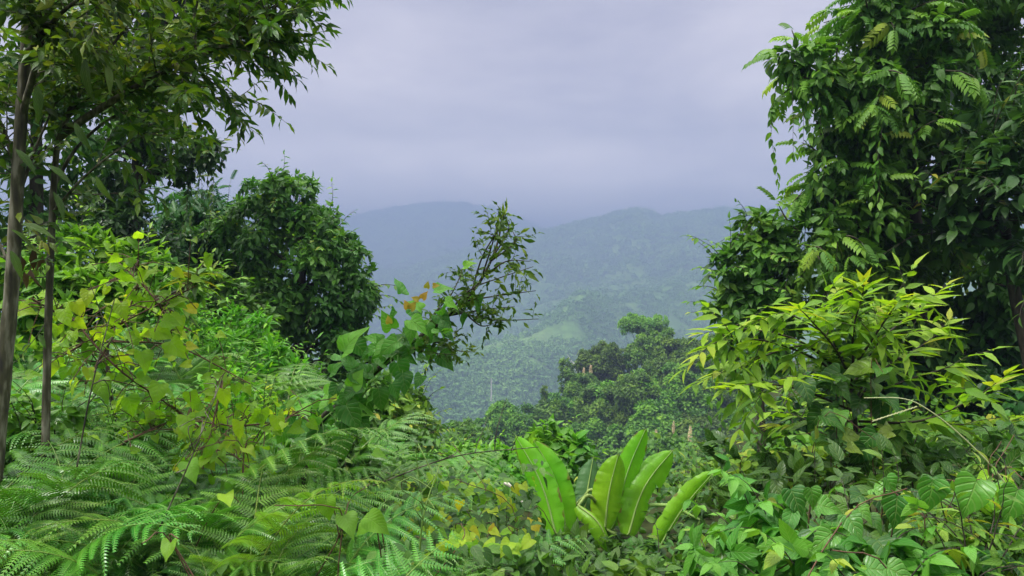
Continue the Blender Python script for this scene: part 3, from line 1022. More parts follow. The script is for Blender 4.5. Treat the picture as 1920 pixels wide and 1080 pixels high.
woody('dark_bush', 'dark small-leaved bush under the leaning vine-clad sapling', 'shrub',
      [(730, 750, 45, 8.5), (770, 790, 45, 8.5), (720, 810, 55, 8.3), (690, 770, 45, 8.5), (790, 830, 35, 8.6), (760, 850, 50, 8.2), (810, 800, 18, 8.8)],
      gbase(750, 8.4), SMALL, .12, 1.0, 54, 'vine', rad=.04, sprigs=50, sprig_len=.3, sprig_size=.1)
woody('round_bush', 'bright round-leaved bush just behind the tallest banana leaves', 'shrub',
      [(1030, 835, 32, 9.5), (1065, 845, 35, 9.5), (1010, 860, 35, 9.3), (1070, 890, 45, 9.3), (1040, 920, 50, 9.2)],
      gbase(1045, 9.4), OVATE, .16, 1.0, 55, 'bush', rad=.03, sprigs=24, sprig_len=.3, upb=.8, hang=.1)
woody('leafy_shrub', 'mixed green shrub between the banana plant and the right-hand vine mass', 'shrub',
      [(1235, 925, 35, 9), (1300, 930, 40, 8.8), (1270, 970, 50, 8.5), (1350, 905, 35, 9), (1220, 965, 45, 8.8), (1400, 890, 35, 9), (1340, 970, 55, 8.2)],
      gbase(1290, 8.8), OVATE, .11, 1.1, 56, 'bush', rad=.03, sprigs=60, sprig_len=.3)
woody('leafy_shrub', 'green shrub at the edge of the drop left of the banana plant', 'shrub',
      [(870, 860, 35, 8.5), (910, 880, 45, 8.3), (850, 890, 40, 8), (950, 890, 45, 8.4), (900, 930, 55, 8), (960, 950, 50, 7.8)],
      gbase(905, 8.2), OVATE, .10, 1.1, 57, 'bush', rad=.03, sprigs=60, sprig_len=.3, sprig_leaf=LANCE)

# ------------------------------------------------------------------ bright lance-leaved shrub, right
r_ = np.random.default_rng(61)
cr, tr = MB(), MB()
b0 = np.array(gbase(1610, 4.6))
e = thing('lance_leaved_shrub', 'bright yellow-green shrub with long pointed leaves before the dark vine wall', 'shrub', b0)
stem = smooth_path([b0 - (0, 0, .1), at(1606, 850, 4.6), at(1600, 760, 4.6), at(1590, 700, 4.6)], 16)
tube(tr, stem, np.linspace(.017, .011, 16), 8)
SH = [((1600, 740), (1540, 680), (1440, 640), (1350, 640), (1310, 665)), ((1600, 720), (1560, 640), (1480, 590), (1420, 600)), ((1600, 700), (1600, 620), (1615, 560), (1620, 535)),
      ((1600, 720), (1650, 640), (1720, 580), (1775, 535)), ((1600, 760), (1680, 720), (1780, 690), (1800, 700)), ((1610, 790), (1720, 790), (1820, 750), (1885, 705)),
      ((1610, 800), (1720, 800), (1820, 795), (1890, 790)), ((1600, 770), (1500, 730), (1420, 720), (1360, 730)), ((1600, 790), (1520, 790), (1460, 800)), ((1600, 690), (1660, 600), (1690, 560)),
      ((1590, 700), (1540, 600), (1570, 545)), ((1600, 740), (1520, 650), (1400, 680), (1340, 700)), ((1600, 760), (1660, 690), (1740, 640), (1780, 600)), ((1600, 720), (1500, 640), (1380, 615), (1320, 625)),
      ((1600, 730), (1570, 660), (1520, 600), (1500, 580)), ((1605, 750), (1640, 670), (1650, 620), (1660, 590))]
for k, s in enumerate(SH):
    dy = r_.uniform(-.7, .45)
    m = len(s)
    pth = smooth_path([at(a, b, 4.6 + dy * q / (m - 1)) for q, (a, b) in enumerate(s)], 22)
    tube(tr, pth, np.linspace(.009, .002, 22), 5)
    n = 25
    for q in range(n):
        u = (q + 1.5) / (n + 1)
        j = min(int(u * 21), 20)
        T = nrm(pth[j + 1] - pth[j])
        sd = nrm(np.cross(T, UP)) * (1 if q % 2 else -1)
        D = nrm(T * .6 + sd * .8 + rdir(r_, 1)[0] * .3 + UP * .02)
        place(cr, LANCE2, [pth[j]], D, nrm(UP + rdir(r_, 1)[0] * .4), r_.uniform(.14, .25) * (1.1 - .35 * u), [np.clip(.25 + .6 * u + r_.normal() * .15, 0, 1)])
    for q in range(3):
        place(cr, LANCE2, [pth[-1]], nrm(nrm(pth[-1] - pth[-3]) + rdir(r_, 1)[0] * .45), UP, .13, [r_.uniform(.7, 1)])
    for q in range(3):
        j = r_.integers(7, 18)
        twig(cr, tr, pth[j], nrm(pth[j + 1] - pth[j] + .06 * rdir(r_, 1)[0]), .35, .003, LANCE2, .04, .18, r_, grav=-.1, rlo=.15, rhi=.85, hang=.25)
cr.build('crown', M['lime'], e)
tr.build('trunk', M['dbark'], e)


# ------------------------------------------------------------------ broad-leaved creeper mass, lower right
def creeper(name, label, cat, box, Y0, Y1, n, tpl, size, seed, mat, hero=(), hmat=None, stems=10, rlo=0, rhi=.9, face=.55):
    """a sheet of creeper leaves over a sloping mound: leaves overlap like shingles, facing up and outward"""
    r_ = np.random.default_rng(seed)
    cr, tr = MB(), MB()
    px = r_.uniform(box[0], box[2], n)
    v = r_.random(n)
    py = box[1] + (box[3] - box[1]) * v + 26 * fbm(px / 60, v * 5, 3, seed)
    Y = Y0 + (Y1 - Y0) * v + r_.normal(size=n) * .12 + .35 * fbm(px / 70, py / 70, 3, seed + 3)
    P = np.stack([(px - 960) / 960 * K * Y, Y, CZ + (540 - py) / 960 * K * Y], -1)
    P[:, 2] = np.maximum(P[:, 2], ground_h(P[:, 0], P[:, 1]) + .03)
    D = nrm(np.stack([r_.normal(size=n) * .8, r_.normal(size=n) * .4 - .5, r_.normal(size=n) * .35 - .35], -1))
    N = nrm(np.stack([r_.normal(size=n) * .35, -face + r_.normal(size=n) * .3, np.ones(n)], -1))
    place(cr, tpl, P, D, N, size * r_.uniform(.55, 1.25, n), r_.uniform(rlo, rhi, n))
    root_ = P.mean(0)
    root_[2] = gz(root_[0], root_[1]) + .02
    for k in range(stems):
        a = r_.integers(0, n)
        b = P[a] + np.array([r_.normal() * .4, r_.normal() * .2, -.35])
        b[2] = gz(b[0], b[1]) + .02
        tube(tr, smooth_path([root_, (root_ + b) / 2 + r_.normal(size=3) * .03, b], 10), .0025, 4)
        tube(tr, smooth_path([b, (b + P[a]) / 2 + r_.normal(size=3) * .08, P[a], P[a] + r_.normal(size=3) * .12], 12), np.linspace(.0035, .002, 12), 5)
    for (hx, hy, hY, a, s, rv) in hero:
        q = at(hx, hy, hY)
        tube(tr, smooth_path([q + (.03, .1, -.18), q + (.02, .05, -.05), q], 7), .003, 4)
        D = np.array([math.cos(R(a)), -.25, math.sin(R(a))])
        place(cr, HEART, [at(hx, hy, hY)], D, np.array([r_.normal() * .2, -.8, .75]), pxm(s, hY), [rv])
    c = P.mean(0)
    e = thing(name, label, cat, (c[0], c[1], gz(c[0], c[1])))
    cr.build('leaves', M[mat], e)
    tr.build('stems', M['rust'], e)
    return e


def mound(name, label, cat, lumps, tpl, size, cover, seed, mat, nsub=9, subr=.5, hang=.35, upb=.6, sprigs=0, sprig_len=.3, rlo=0, rhi=.9, hero=(), gap=.1, jit=.2):
    """a heap of creeper: leafy domes of several sizes with hollows between them"""
    r_ = np.random.default_rng(seed)
    cr, tr = MB(), MB()
    c, rr_, ow = shell(cr, lumps, tpl, size, cover, r_, nsub, subr, hang, rlo, rhi, gap, upb)
    L = [lump_world(l) for l in lumps]
    m = np.mean([l[0] for l in L], 0)
    e = thing(name, label, cat, (m[0], m[1], gz(m[0], m[1])))
    pb = None
    for q, rl in L:
        b_ = np.array([q[0] + r_.normal() * .1, q[1] + .1, gz(q[0], q[1] + .1) - .05])
        tube(tr, smooth_path([b_, (b_ + q) / 2 + r_.normal(size=3) * .06, q], 8), np.linspace(.008, .004, 8), 5)
        if pb is not None:
            tube(tr, smooth_path([pb, (pb + b_) / 2 + (0, 0, .02), b_], 8), .003, 4)
        pb = b_
    for k in r_.integers(0, len(c), sprigs):
        d = nrm(ow[k] + r_.normal(size=3) * .5 + UP * .5)
        twig(cr, tr, c[k] + d * rr_[k] * .4, d, sprig_len * r_.uniform(.5, 1.2), .003, tpl, size * .5, size * .9, r_, grav=-.3, rlo=rlo + .2, rhi=min(1, rhi + .1), hang=.2, jit=jit)
    for (hx, hy, hY, a, s_, rv) in hero:
        q = at(hx, hy, hY)
        tube(tr, smooth_path([q + (.03, .1, -.18), q + (.02, .05, -.05), q], 7), .003, 4)
        place(cr, HEART, [q], (math.cos(R(a)), -.25, math.sin(R(a))), np.array([r_.normal() * .2, -.8, .75]), pxm(s_, hY), [rv])
    cr.build('leaves', M[mat], e)
    tr.build('stems', M['dbark'], e)
    return e


mound('ovate_creeper', 'dark glossy creeper mass filling the corner below the lance-leaved shrub', 'creeper',
      [(1400, 890, 60, 5), (1480, 880, 65, 4.8), (1560, 890, 60, 4.6), (1640, 880, 60, 4.4), (1710, 900, 60, 4.3), (1800, 900, 60, 4.3), (1880, 880, 70, 4.4),
       (1390, 975, 70, 4.2), (1490, 965, 75, 4), (1600, 970, 75, 3.8), (1690, 980, 75, 3.6), (1790, 985, 70, 3.6), (1890, 970, 80, 3.5),
       (1380, 1060, 75, 3.5), (1480, 1060, 80, 3.3), (1590, 1060, 80, 3.1), (1700, 1065, 80, 3.0), (1800, 1070, 80, 2.9), (1900, 1060, 85, 2.9)],
      OVATE4, .115, .42, 71, 'broad', sprigs=70, gap=.2)
creeper('heart_creeper', 'creeper with three big ribbed heart leaves under the bending grass stem', 'creeper', (1480, 900, 1950, 1070), 3.3, 2.6, 60, HEART, .11, 72, 'broad',
        hero=((1748, 900, 2.7, -100, 66, .75), (1832, 900, 2.7, -120, 76, .85), (1908, 918, 2.65, -115, 68, .8), (1682, 930, 2.7, -100, 62, .45), (1662, 895, 2.8, -60, 40, .8), (1520, 915, 2.8, -80, 40, .7), (1560, 1000, 2.6, -150, 50, .8)))
mound('leafy_bush', 'low bush filling the shade under the bright lance-leaved shrub', 'bush',
      [(1560, 850, 55, 5.5), (1640, 845, 55, 5.6), (1720, 850, 60, 5.5), (1800, 855, 60, 5.4), (1880, 850, 60, 5.4), (1500, 870, 50, 5.3), (1760, 900, 60, 5), (1680, 890, 60, 5.1)],
      OVATE, .11, .8, 82, 'vine', sprigs=50, rlo=.1, rhi=.85)
mound('leafy_bush', 'shaded bush right behind the outermost banana leaf', 'bush',
      [(1330, 930, 45, 7.4), (1390, 920, 45, 7.2), (1360, 985, 50, 7), (1290, 990, 45, 7.3), (1440, 930, 45, 6.8)],
      OVATE, .10, .9, 83, 'vine', sprigs=30, rlo=0, rhi=.8)
mound('trifoliate_creeper', 'three-leaved creeper with pale green leaflets along the bottom edge', 'creeper',
      [(1360, 1080, 60, 2.9), (1450, 1075, 65, 2.8), (1540, 1085, 65, 2.7), (1640, 1090, 65, 2.6), (1730, 1095, 60, 2.6), (1480, 1000, 50, 3.2), (1400, 1010, 45, 3.4)],
      TRIFOL, .15, .4, 73, 'vine', rlo=.25, rhi=.85, sprigs=26)
mound('leafy_bramble', 'narrow-leaved bramble sprays at the right edge below the big heart leaves', 'bramble',
      [(1800, 1020, 50, 2.8), (1870, 1010, 55, 2.8), (1930, 1030, 60, 2.8), (1840, 1080, 60, 2.6), (1910, 1090, 60, 2.6), (1780, 1090, 50, 2.6)],
      LANCE, .10, .6, 79, 'vine', rlo=.3, rhi=.95, sprigs=50, jit=.4)
creeper('yellow_creeper', 'yellow-green creeper sprays between the banana plant and the dark creeper', 'creeper', (1370, 835, 1560, 900), 5.3, 4.9, 260, OVATE, .10, 74, 'lime', rlo=.3, rhi=.95)
creeper('climbing_creeper', 'dark heart-leaved creeper wrapped round the stem of the bright lance-leaved shrub', 'creeper', (1500, 690, 1690, 850), 4.45, 4.35, 60, HEART, .12, 84, 'broad', rlo=.1, rhi=1, face=.8)
creeper('olive_creeper', 'olive round leaves trailing at the edge beside the big heart leaves', 'creeper', (1830, 890, 1960, 940), 3.1, 2.9, 34, HEART, .08, 75, 'heart', rlo=.2, rhi=.8)

# ------------------------------------------------------------------ yellowish heart-leaved vine, left
r_ = np.random.default_rng(81)
cr, tr, yl = MB(), MB(), MB()
base = np.array(gbase(330, 4.1))
e = thing('heart_leaved_vine', 'yellow-green vine with big heart leaves scrambling over dark bare sticks', 'vine', base)
VS = [((130, 590), (220, 690), (330, 770), (420, 860)), ((95, 680), (200, 620), (330, 555), (370, 535)), ((320, 760), (410, 830), (470, 880)), ((160, 720), (250, 560), (260, 470)), ((200, 640), (330, 650), (470, 720)),
      ((420, 700), (400, 790), (380, 880)), ((60, 560), (120, 600), (200, 700)), ((330, 640), (290, 560), (210, 480)), ((430, 800), (520, 790), (580, 760)), ((230, 830), (330, 790), (450, 800))]
for s in VS:
    pth = smooth_path([at(a, b, 4 + r_.uniform(-.25, .25)) for a, b in s], 20)
    tube(tr, pth, np.linspace(.006, .003, 20), 6)
    for q in range(34):
        j = r_.integers(1, 18)
        off = np.array([r_.normal() * .09, r_.normal() * .12, r_.normal() * .08])
        P = pth[j] + off
        tube(tr, [pth[j], (pth[j] + P) / 2 + (0, 0, .02), P], .0025, 4)
        D = nrm(np.array([r_.normal() * .9, r_.normal() * .5 - .2, -.35 + r_.normal() * .5]))
        place(cr, HEART, [P], D, nrm(np.array([r_.normal() * .7, -.4 + r_.normal() * .7, .7])), r_.uniform(.04, .095), [r_.beta(1.6, 3)])
for hx, hy, a, s, rv in ((265, 660, -60, 60, .35), (185, 715, -50, 60, .1), (240, 745, -70, 55, .1), (130, 655, -80, 50, .95), (165, 690, -70, 34, .9), (225, 570, -60, 46, .6), (290, 620, -20, 50, .6), (320, 640, -45, 60, .4), (60, 510, -90, 36, .3), (225, 510, -50, 45, .4),
                         (300, 720, -90, 55, .4), (420, 730, -90, 50, .7), (350, 780, -70, 60, .5), (450, 790, -100, 50, .75), (520, 780, -80, 48, .6), (255, 610, -80, 40, .5), (120, 580, -60, 55, .5)):
    place(cr, HEART, [at(hx, hy, 3.8)], (math.cos(R(a)), -.2 + r_.normal() * .4, math.sin(R(a))), (r_.normal() * .6, -.75, .6), pxm(s * .72, 3.8), [rv * .8])
cr.build('leaves', M['heart'], e)
tr.build('stems', M['rust'], e)
for hx, hy, a, s in ((40, 480, -80, 34), (65, 465, -95, 40), (58, 500, -85, 44), (80, 480, -100, 30), (45, 510, -70, 30)):
    place(yl, CURLY, [at(hx, hy, 3.4)], (math.cos(R(a)), -.1, math.sin(R(a))), (r_.normal(), -1, .3), pxm(s, 3.4), [r_.random()])
yl.build('withered_leaves', M['dead'], e)

# ------------------------------------------------------------------ rosette shoot with dark leaves
e = thing('rosette_shrub', 'slim shrub ending in a rosette of dark narrow leaves over the light mound', 'shrub', gbase(250, 4.6))
cr, tr = MB(), MB()
pth = smooth_path([gbase(250, 4.6), at(200, 640, 4.6), at(280, 570, 4.6), at(345, 540, 4.6), at(372, 515, 4.6)], 20)
tube(tr, pth, np.linspace(.014, .005, 20), 6)
r_ = np.random.default_rng(83)
for k in range(26):
    a = r_.uniform(0, 6.28)
    P = pth[-1 - r_.integers(0, 4)]
    place(cr, LANCE, [P], nrm((math.cos(a), math.sin(a), r_.uniform(-.5, .8))), UP, r_.uniform(.12, .2), [r_.random()])
cr.build('crown', M['olive'], e)
tr.build('trunk', M['dbark'], e)

# ------------------------------------------------------------------ leaning sapling clad in a broad-leaved vine
r_ = np.random.default_rng(91)
cr, tr = MB(), MB()
YS = 4.3
base = np.array(gbase(540, YS))
e = thing('leaning_sapling', 'leaning sapling with small curled leaves against the valley haze', 'tree', base)
main = smooth_path([base - (0, 0, .1), at(585, 830, YS), at(640, 755, YS), at(700, 700, YS), at(770, 645, YS), at(840, 592, YS), at(895, 535, YS), at(928, 470, YS), at(944, 405, YS)], 50)
tube(tr, main, np.linspace(.024, .004, 50), 8)
BR = [((885, 545), (905, 480), (938, 425), (946, 398)), ((850, 585), (930, 600), (1010, 598)), ((790, 628), (850, 655), (880, 660)), ((830, 600), (880, 545), (940, 520), (1000, 500)), ((770, 645), (830, 640), (870, 625)),
      ((870, 565), (930, 555), (1005, 545)), ((905, 520), (950, 490), (995, 490)), ((810, 612), (850, 545), (870, 500)), ((840, 592), (910, 580), (965, 575)), ((900, 530), (925, 450), (920, 440)), ((920, 490), (965, 455), (960, 430)),
      ((760, 650), (800, 660), (850, 665)), ((800, 620), (830, 570), (880, 545)), ((860, 575), (900, 610), (930, 605)), ((925, 480), (950, 440), (955, 420))]
for s in BR:
    dy = r_.uniform(-.25, .25)
    pth = smooth_path([at(a, b, YS + dy * q / 2) for q, (a, b) in enumerate(s)], 16)
    tube(tr, pth, np.linspace(.006, .0018, 16), 5)
    n = int(np.linalg.norm(pth[-1] - pth[0]) / .026) + 5
    for q in range(n):
        j = r_.integers(1, 15)
        T = nrm(pth[j] - pth[j - 1])
        d = nrm(T * .5 + rdir(r_, 1)[0] * .9)
        st = pth[j] + d * r_.uniform(0, .06)
        place(cr, CURLY, [st], nrm(d - UP * .05), rdir(r_, 1)[0] + UP * .5, r_.uniform(.04, .075), [r_.uniform(0, .8)])
        if q % 3 == 0:
            twig(cr, tr, pth[j], d + UP * .1, r_.uniform(.06, .15), .0015, CURLY, .024, .06, r_, grav=.05, hang=.08, rhi=.8, jit=.5)
tp = main[-1]
for k in range(10):
    a = r_.uniform(0, 6.28)
    place(cr, LANCE, [main[-1 - k // 2]], nrm((math.cos(a) * .5, math.sin(a) * .5, 1)), (math.cos(a), math.sin(a), .3), r_.uniform(.07, .11), [.8])
cr.build('crown', M['olive'], e)
tr.build('trunk', M['dbark'], e)
# the vine on it: a plant of its own
e = thing('broad_leaved_vine', 'broad-leaved vine climbing the lower half of the leaning sapling', 'vine', base + (.1, -.05, 0))
cr, tr, yg = MB(), MB(), MB()
vp = main[4:36] + np.stack([.02 * np.cos(np.arange(32) * .9), .03 * np.sin(np.arange(32) * .9) - .03, .02 * np.sin(np.arange(32))], -1)
tube(tr, vp, .006, 6)
HV = [(645, 660, 60, 80, .85), (610, 740, 25, 50, .9), (660, 725, 60, 46, .9), (745, 680, -70, 56, .35), (700, 700, 175, 60, .25), (680, 725, -165, 62, .15), (690, 700, 150, 50, .35), (745, 640, -150, 52, .5), (770, 600, -30, 50, .75), (790, 580, 140, 40, .85), (735, 615, 120, 46, .7),
      (650, 760, -60, 66, .1), (600, 800, -120, 62, .05), (640, 820, -80, 56, .1), (590, 840, -90, 60, .5), (710, 730, -80, 52, .1), (755, 700, -75, 50, .1), (720, 660, 100, 40, .4), (760, 645, -100, 44, .55), (820, 590, -35, 46, .2), (815, 545, 20, 44, .6), (800, 610, -60, 40, .35),
      (610, 860, -70, 56, .45), (580, 770, 170, 46, .8), (575, 800, 200, 50, .5), (660, 690, 120, 44, .4), (715, 640, 150, 40, .6), (835, 565, -20, 36, .75), (870, 500, 30, 30, .9), (560, 850, -110, 60, .2), (540, 800, -130, 50, .6), (620, 700, 50, 40, .5),
      (690, 750, -100, 50, .05), (735, 720, -60, 46, .15), (640, 790, -20, 50, .2), (670, 780, -45, 46, .05)]
for hx, hy, a, s, rv in HV:
    Yh = YS - r_.uniform(.05, .3)
    D = np.array([math.cos(R(a)), r_.uniform(-.5, .1), math.sin(R(a))])
    P = at(hx, hy, Yh)
    j = int(np.argmin(np.linalg.norm(vp - P, axis=1)))
    tube(tr, smooth_path([vp[j], (vp[j] + P) / 2 + (0, 0, .03), P], 6), .003, 4)
    place(cr, HEART, [P], D, (r_.normal() * .35, -.7, .75), pxm(s * .82, Yh), [.12 + .85 * rv])
for k in range(80):
    j = r_.integers(3, 28)
    P = vp[j] + r_.normal(size=3) * np.array([.09, .1, .08])
    place(cr, HEART, [P], nrm(r_.normal(size=3) - UP * .7), (r_.normal() * .4, -.6, .8), r_.uniform(.06, .13), [r_.uniform(0, .85)])
cr.build('leaves', M['climber'], e)
tr.build('stem', M['stalk'], e)
for hx, hy, a, s in ((765, 578, 110, 20), (770, 580, 60, 22), (800, 540, 80, 16), (812, 536, 10, 15), (792, 560, 60, 20), (730, 606, 100, 18), (785, 563, 150, 18)):
    place(yg, HEART, [at(hx, hy, YS - .2)], (math.cos(R(a)), -.2, math.sin(R(a))), (0, -1, .5), pxm(s * .8, YS), [r_.random() * .6])
yg.build('young_leaves', M['young'], e)


# ------------------------------------------------------------------ banana plant
def banana_leaf(base, tip, width, bow, fold, tears, seed, faceto, side=(0, 0, 0)):
    """blade along a bowed midrib; tears split the blade between side veins"""
    r_ = np.random.default_rng(seed)
    n = 40
    u = np.linspace(0, 1, n)
    base, tip = np.array(base), np.array(tip)
    ax = tip - base
    mid = base + ax * u[:, None] + np.array(bow)[None] * (np.sin(np.pi * u) ** 1.2)[:, None]
    T = nrm(np.gradient(mid, axis=0))
    X = nrm(np.cross(T, np.broadcast_to(faceto, T.shape)))
    Z = np.cross(X, T)
    w = width / 2 * np.clip(1 - np.abs((u - .47) / .53) ** 3.2, 0, 1) ** .75
    w = np.maximum(w, .002)
    b = MB()
    for sg in (-1, 1):
        cuts = sorted(r_.choice(np.arange(5, n - 5), tears, replace=False)) if tears else []
        segs = np.split(np.arange(n), cuts)
        for sgm in segs:
            idx = np.concatenate([sgm, [sgm[-1] + 1]]) if sgm[-1] < n - 1 else sgm
            if len(idx) < 2:
                continue
            dr = r_.uniform(0, .35) if tears else 0
            cols = []
            for q, s in enumerate((0, .25, .5, .75, 1.)):
                ww = w[idx] * s
                f = fold + dr * s
                edge = .02 * width * np.sin(idx * 1.9 + seed) * s ** 2 + .02 * width * np.sin(idx * .7 + 2 * seed) * s
                sh = .0 if not tears else .012 * s
                cols.append(mid[idx] + sg * X[idx] * (ww * math.cos(f * s))[:, None] + Z[idx] * (-abs(1) * ww * math.sin(f * s) + edge)[:, None] * np.sign(1) - T[idx] * sh)
            V = np.stack(cols, 1).reshape(-1, 3)
            m = 5
            i, j = np.meshgrid(np.arange(len(idx) - 1), np.arange(m - 1), indexing='ij')
            q_ = np.stack([i * m + j, i * m + j + 1, (i + 1) * m + j + 1, (i + 1) * m + j], -1).reshape(-1, 4)
            if sg < 0:
                q_ = q_[:, ::-1]
            uv = np.stack(np.broadcast_arrays(.5 + .5 * sg * np.array((0, .25, .5, .75, 1.))[None], u[idx][:, None]), -1).reshape(-1, 2)
            b.add(V, q_, None, r_.uniform(.45, .6), uv)
    return b, mid


e = thing('banana_plant', 'banana plant with tall upright bright leaves in the middle of the slope', 'plant', gbase(1135, 6.6))
root = np.array(gbase(1135, 6.6))
YB = 6.4
BL = [  # base px, tip px, dY base, dY tip, width px, bow(x,y,z), fold, tears, material, facing, rnd seed
    ((1042, 1000), (966, 815), -.15, .05, 46, (.05, 0, .0), .25, 2, 'banana', (-.35, -1, .3)),
    ((1062, 1000), (1000, 824), .05, .15, 48, (.06, 0, .02), .35, 4, 'banana', (-.25, -1, .3)),
    ((1094, 962), (1112, 858), .3, .5, 42, (.0, 0, .0), .3, 7, 'banana_dark', (.1, -1, .5)),
    ((1134, 990), (1160, 850), -.05, .0, 54, (-.02, 0, .0), .3, 2, 'banana', (.0, -1, .25)),
    ((1152, 985), (1211, 803), .1, .15, 40, (-.03, 0, .02), .35, 0, 'banana', (.1, -1, .3)),
    ((1178, 1002), (1262, 843), .0, .2, 56, (-.06, 0, .03), .35, 5, 'banana', (.25, -1, .35)),
    ((1225, 1045), (1340, 882), -.1, -.05, 44, (-.03, 0, .02), .6, 7, 'banana', (.9, -1, .1)),
    ((1084, 948), (1146, 1040), -.3, -.45, 36, (.03, -.05, .06), .8, 5, 'banana', (.4, -1, .9)),
    ((1312, 975), (1275, 1100), .1, .1, 50, (0, 0, 0), .3, 4, 'banana_dark', (0, -1, .2)),
    ((1096, 930), (1060, 990), .2, .1, 30, (0, 0, .05), .7, 5, 'banana_dark', (-.3, -1, .6)),
]
for k, (bp, tp, d0, d1, wd, bow, fold, tears, mt, fc) in enumerate(BL):
    Bp, Tp = at(*bp, YB + d0), at(*tp, YB + d1)
    mb, mid = banana_leaf(Bp, Tp, pxm(wd * 1.2, YB), bow, fold, tears, 200 + k, fc)
    lf = mb.build('leaf', M[mt], e)
    s = MB()
    st = smooth_path([root + (0.03 * math.cos(k), .03 * math.sin(k), .1), root * .5 + Bp * .5 + (0, 0, .02), Bp], 8) if tp[1] < bp[1] else smooth_path([root + (0, 0, .2), root * .4 + Bp * .6 + (0, 0, .2), Bp], 8)
    tube(s, np.vstack([st[:-1], mid - nrm(np.array(fc)) * -.004]), np.concatenate([np.linspace(.02, .014, 7), np.linspace(.011, .003, len(mid))]), 6, .9)
    s.build('midrib', M['stalk'], lf)
s = MB()
tube(s, smooth_path([root - (0, 0, .2), root + (0, 0, .15), root + (.01, 0, .35)], 8), np.linspace(.06, .035, 8), 9, .4)
s.build('stem', M['stalk'], e)
mb, mid = banana_leaf(at(945, 905, 6.1), at(984, 950, 6.0), pxm(16, 6), (0, 0, .05), .9, 3, 230, (0, -1, .4))
o = mb.build('withered_leaf', M['pale'], None)
tag(o, 'grey withered strip of leaf lying left of the tallest banana leaves', 'leaf')


# ------------------------------------------------------------------ bracken ferns
def frond_mesh(seed, L, mat, npairs=13, wide=.36, dens=1.0):
    r_ = np.random.default_rng(seed)
    b = MB()
    n = 30
    u = np.linspace(0, 1, n)
    a0, a1 = R(78), R(-22) + r_.normal() * .15
    an = a0 + (a1 - a0) * u ** 1.15
    st = L / (n - 1)
    y = np.concatenate([[0], np.cumsum(np.cos(an[:-1]) * st)])
    z = np.concatenate([[0], np.cumsum(np.sin(an[:-1]) * st)])
    x = .04 * L * np.sin(u * 2.2) * r_.normal()
    path = np.stack([x, y, z], -1)
    tube(b, path, np.linspace(.0045, .001, n), 5, .98)
    T = nrm(np.gradient(path, axis=0))
    Xs = np.array([1., 0, 0])
    for k in range(npairs):
        t = .3 + .68 * (k / (npairs - 1)) ** .9
        j = min(int(t * (n - 1)), n - 2)
        f = t * (n - 1) - j
        p0 = path[j] * (1 - f) + path[j + 1] * f
        Tk = T[j]
        Nk = nrm(np.cross(Xs, Tk))
        s = (1 - t) / .7
        pl = wide * L * (s ** .85 * .95 + .06)
        for sg in (-1, 1):
            lean = R(22 + 10 * t) + r_.normal() * .08
            d0 = nrm(sg * Xs * math.cos(lean) + Tk * math.sin(lean) + Nk * .12 + r_.normal(size=3) * .06)
            m = max(5, int(pl / .0105 * dens))
            v = np.linspace(0, 1, m + 1)
            dr = -.25 - r_.uniform(0, .45)
            pp = p0 + d0 * (v * pl)[:, None] + np.array([0, 0, 1.])[None] * (dr * pl * v ** 2)[:, None] + Tk * (.12 * pl * v ** 2)[:, None]
            tube(b, pp[::max(1, m // 6)], .0012, 3, .97)
            tt = nrm(np.gradient(pp, axis=0))
            up = nrm(Nk + .3 * UP)
            for s2 in (-1, 1):
                sd = nrm(np.cross(tt, np.broadcast_to(up, tt.shape)) * s2 + .35 * tt - .12 * up)
                ln = np.minimum(.038, .14 * pl + .007) * (1 - .75 * v ** 1.5) * r_.uniform(.85, 1.1, m + 1) * L ** .3
                wdt = pl / m * .40
                A_ = pp - tt * wdt * .9
                B_ = pp + tt * wdt * .9
                Cc = pp + sd * (ln * .55)[:, None] + tt * wdt * .75
                Dd = pp + sd * ln[:, None] - up * (ln * .25)[:, None]
                Ee = pp + sd * (ln * .55)[:, None] - tt * wdt * .75
                V = np.stack([A_, B_, Cc, Dd, Ee], 1)[1:]
                k5 = np.arange(m)[:, None] * 5
                q = np.concatenate([k5 + 0, k5 + 1, k5 + 2, k5 + 4], 1)
                tr3 = np.concatenate([k5 + 4, k5 + 2, k5 + 3], 1)
                if s2 * 1 > 0:
                    q, tr3 = q[:, ::-1], tr3[:, ::-1]
                b.add(V.reshape(-1, 3), q, tr3, np.clip(.12 + .5 * r_.random() + .3 * v[1:].repeat(5) * s, 0, .9), None)
    return b.mesh('frond', mat, smooth=False)


FR = [frond_mesh(300 + k, 1.0, M['fern'], 12 + k % 3, .34 + .03 * (k % 2)) for k in range(5)]
FD = [frond_mesh(320 + k, 1.0, M['fern_dry'], 12, .34) for k in range(2)]


def fern(x, y, n, scale, rng, label='arching green bracken fern in the dense fern bank', dry=False, lift=0., lean=None, group='bracken ferns on the bank'):
    z = gz(x, y) + lift
    e = thing('bracken_fern', label, 'fern', (x, y, z), group)
    a0 = rng.uniform(0, 6.28)
    for k in range(n):
        old = dry or rng.random() < .025
        o = bpy.data.objects.new('frond', (FD if old else FR)[rng.integers(0, 2 if old else 5)])
        C.objects.link(o)
        o.parent = e
        o.rotation_euler = (rng.normal() * .28 + .05, rng.normal() * .25, a0 + k * 6.28 / n + rng.normal() * .35)
        s = scale * rng.uniform(.75, 1.2)
        o.scale = (s, s, s)
    return e


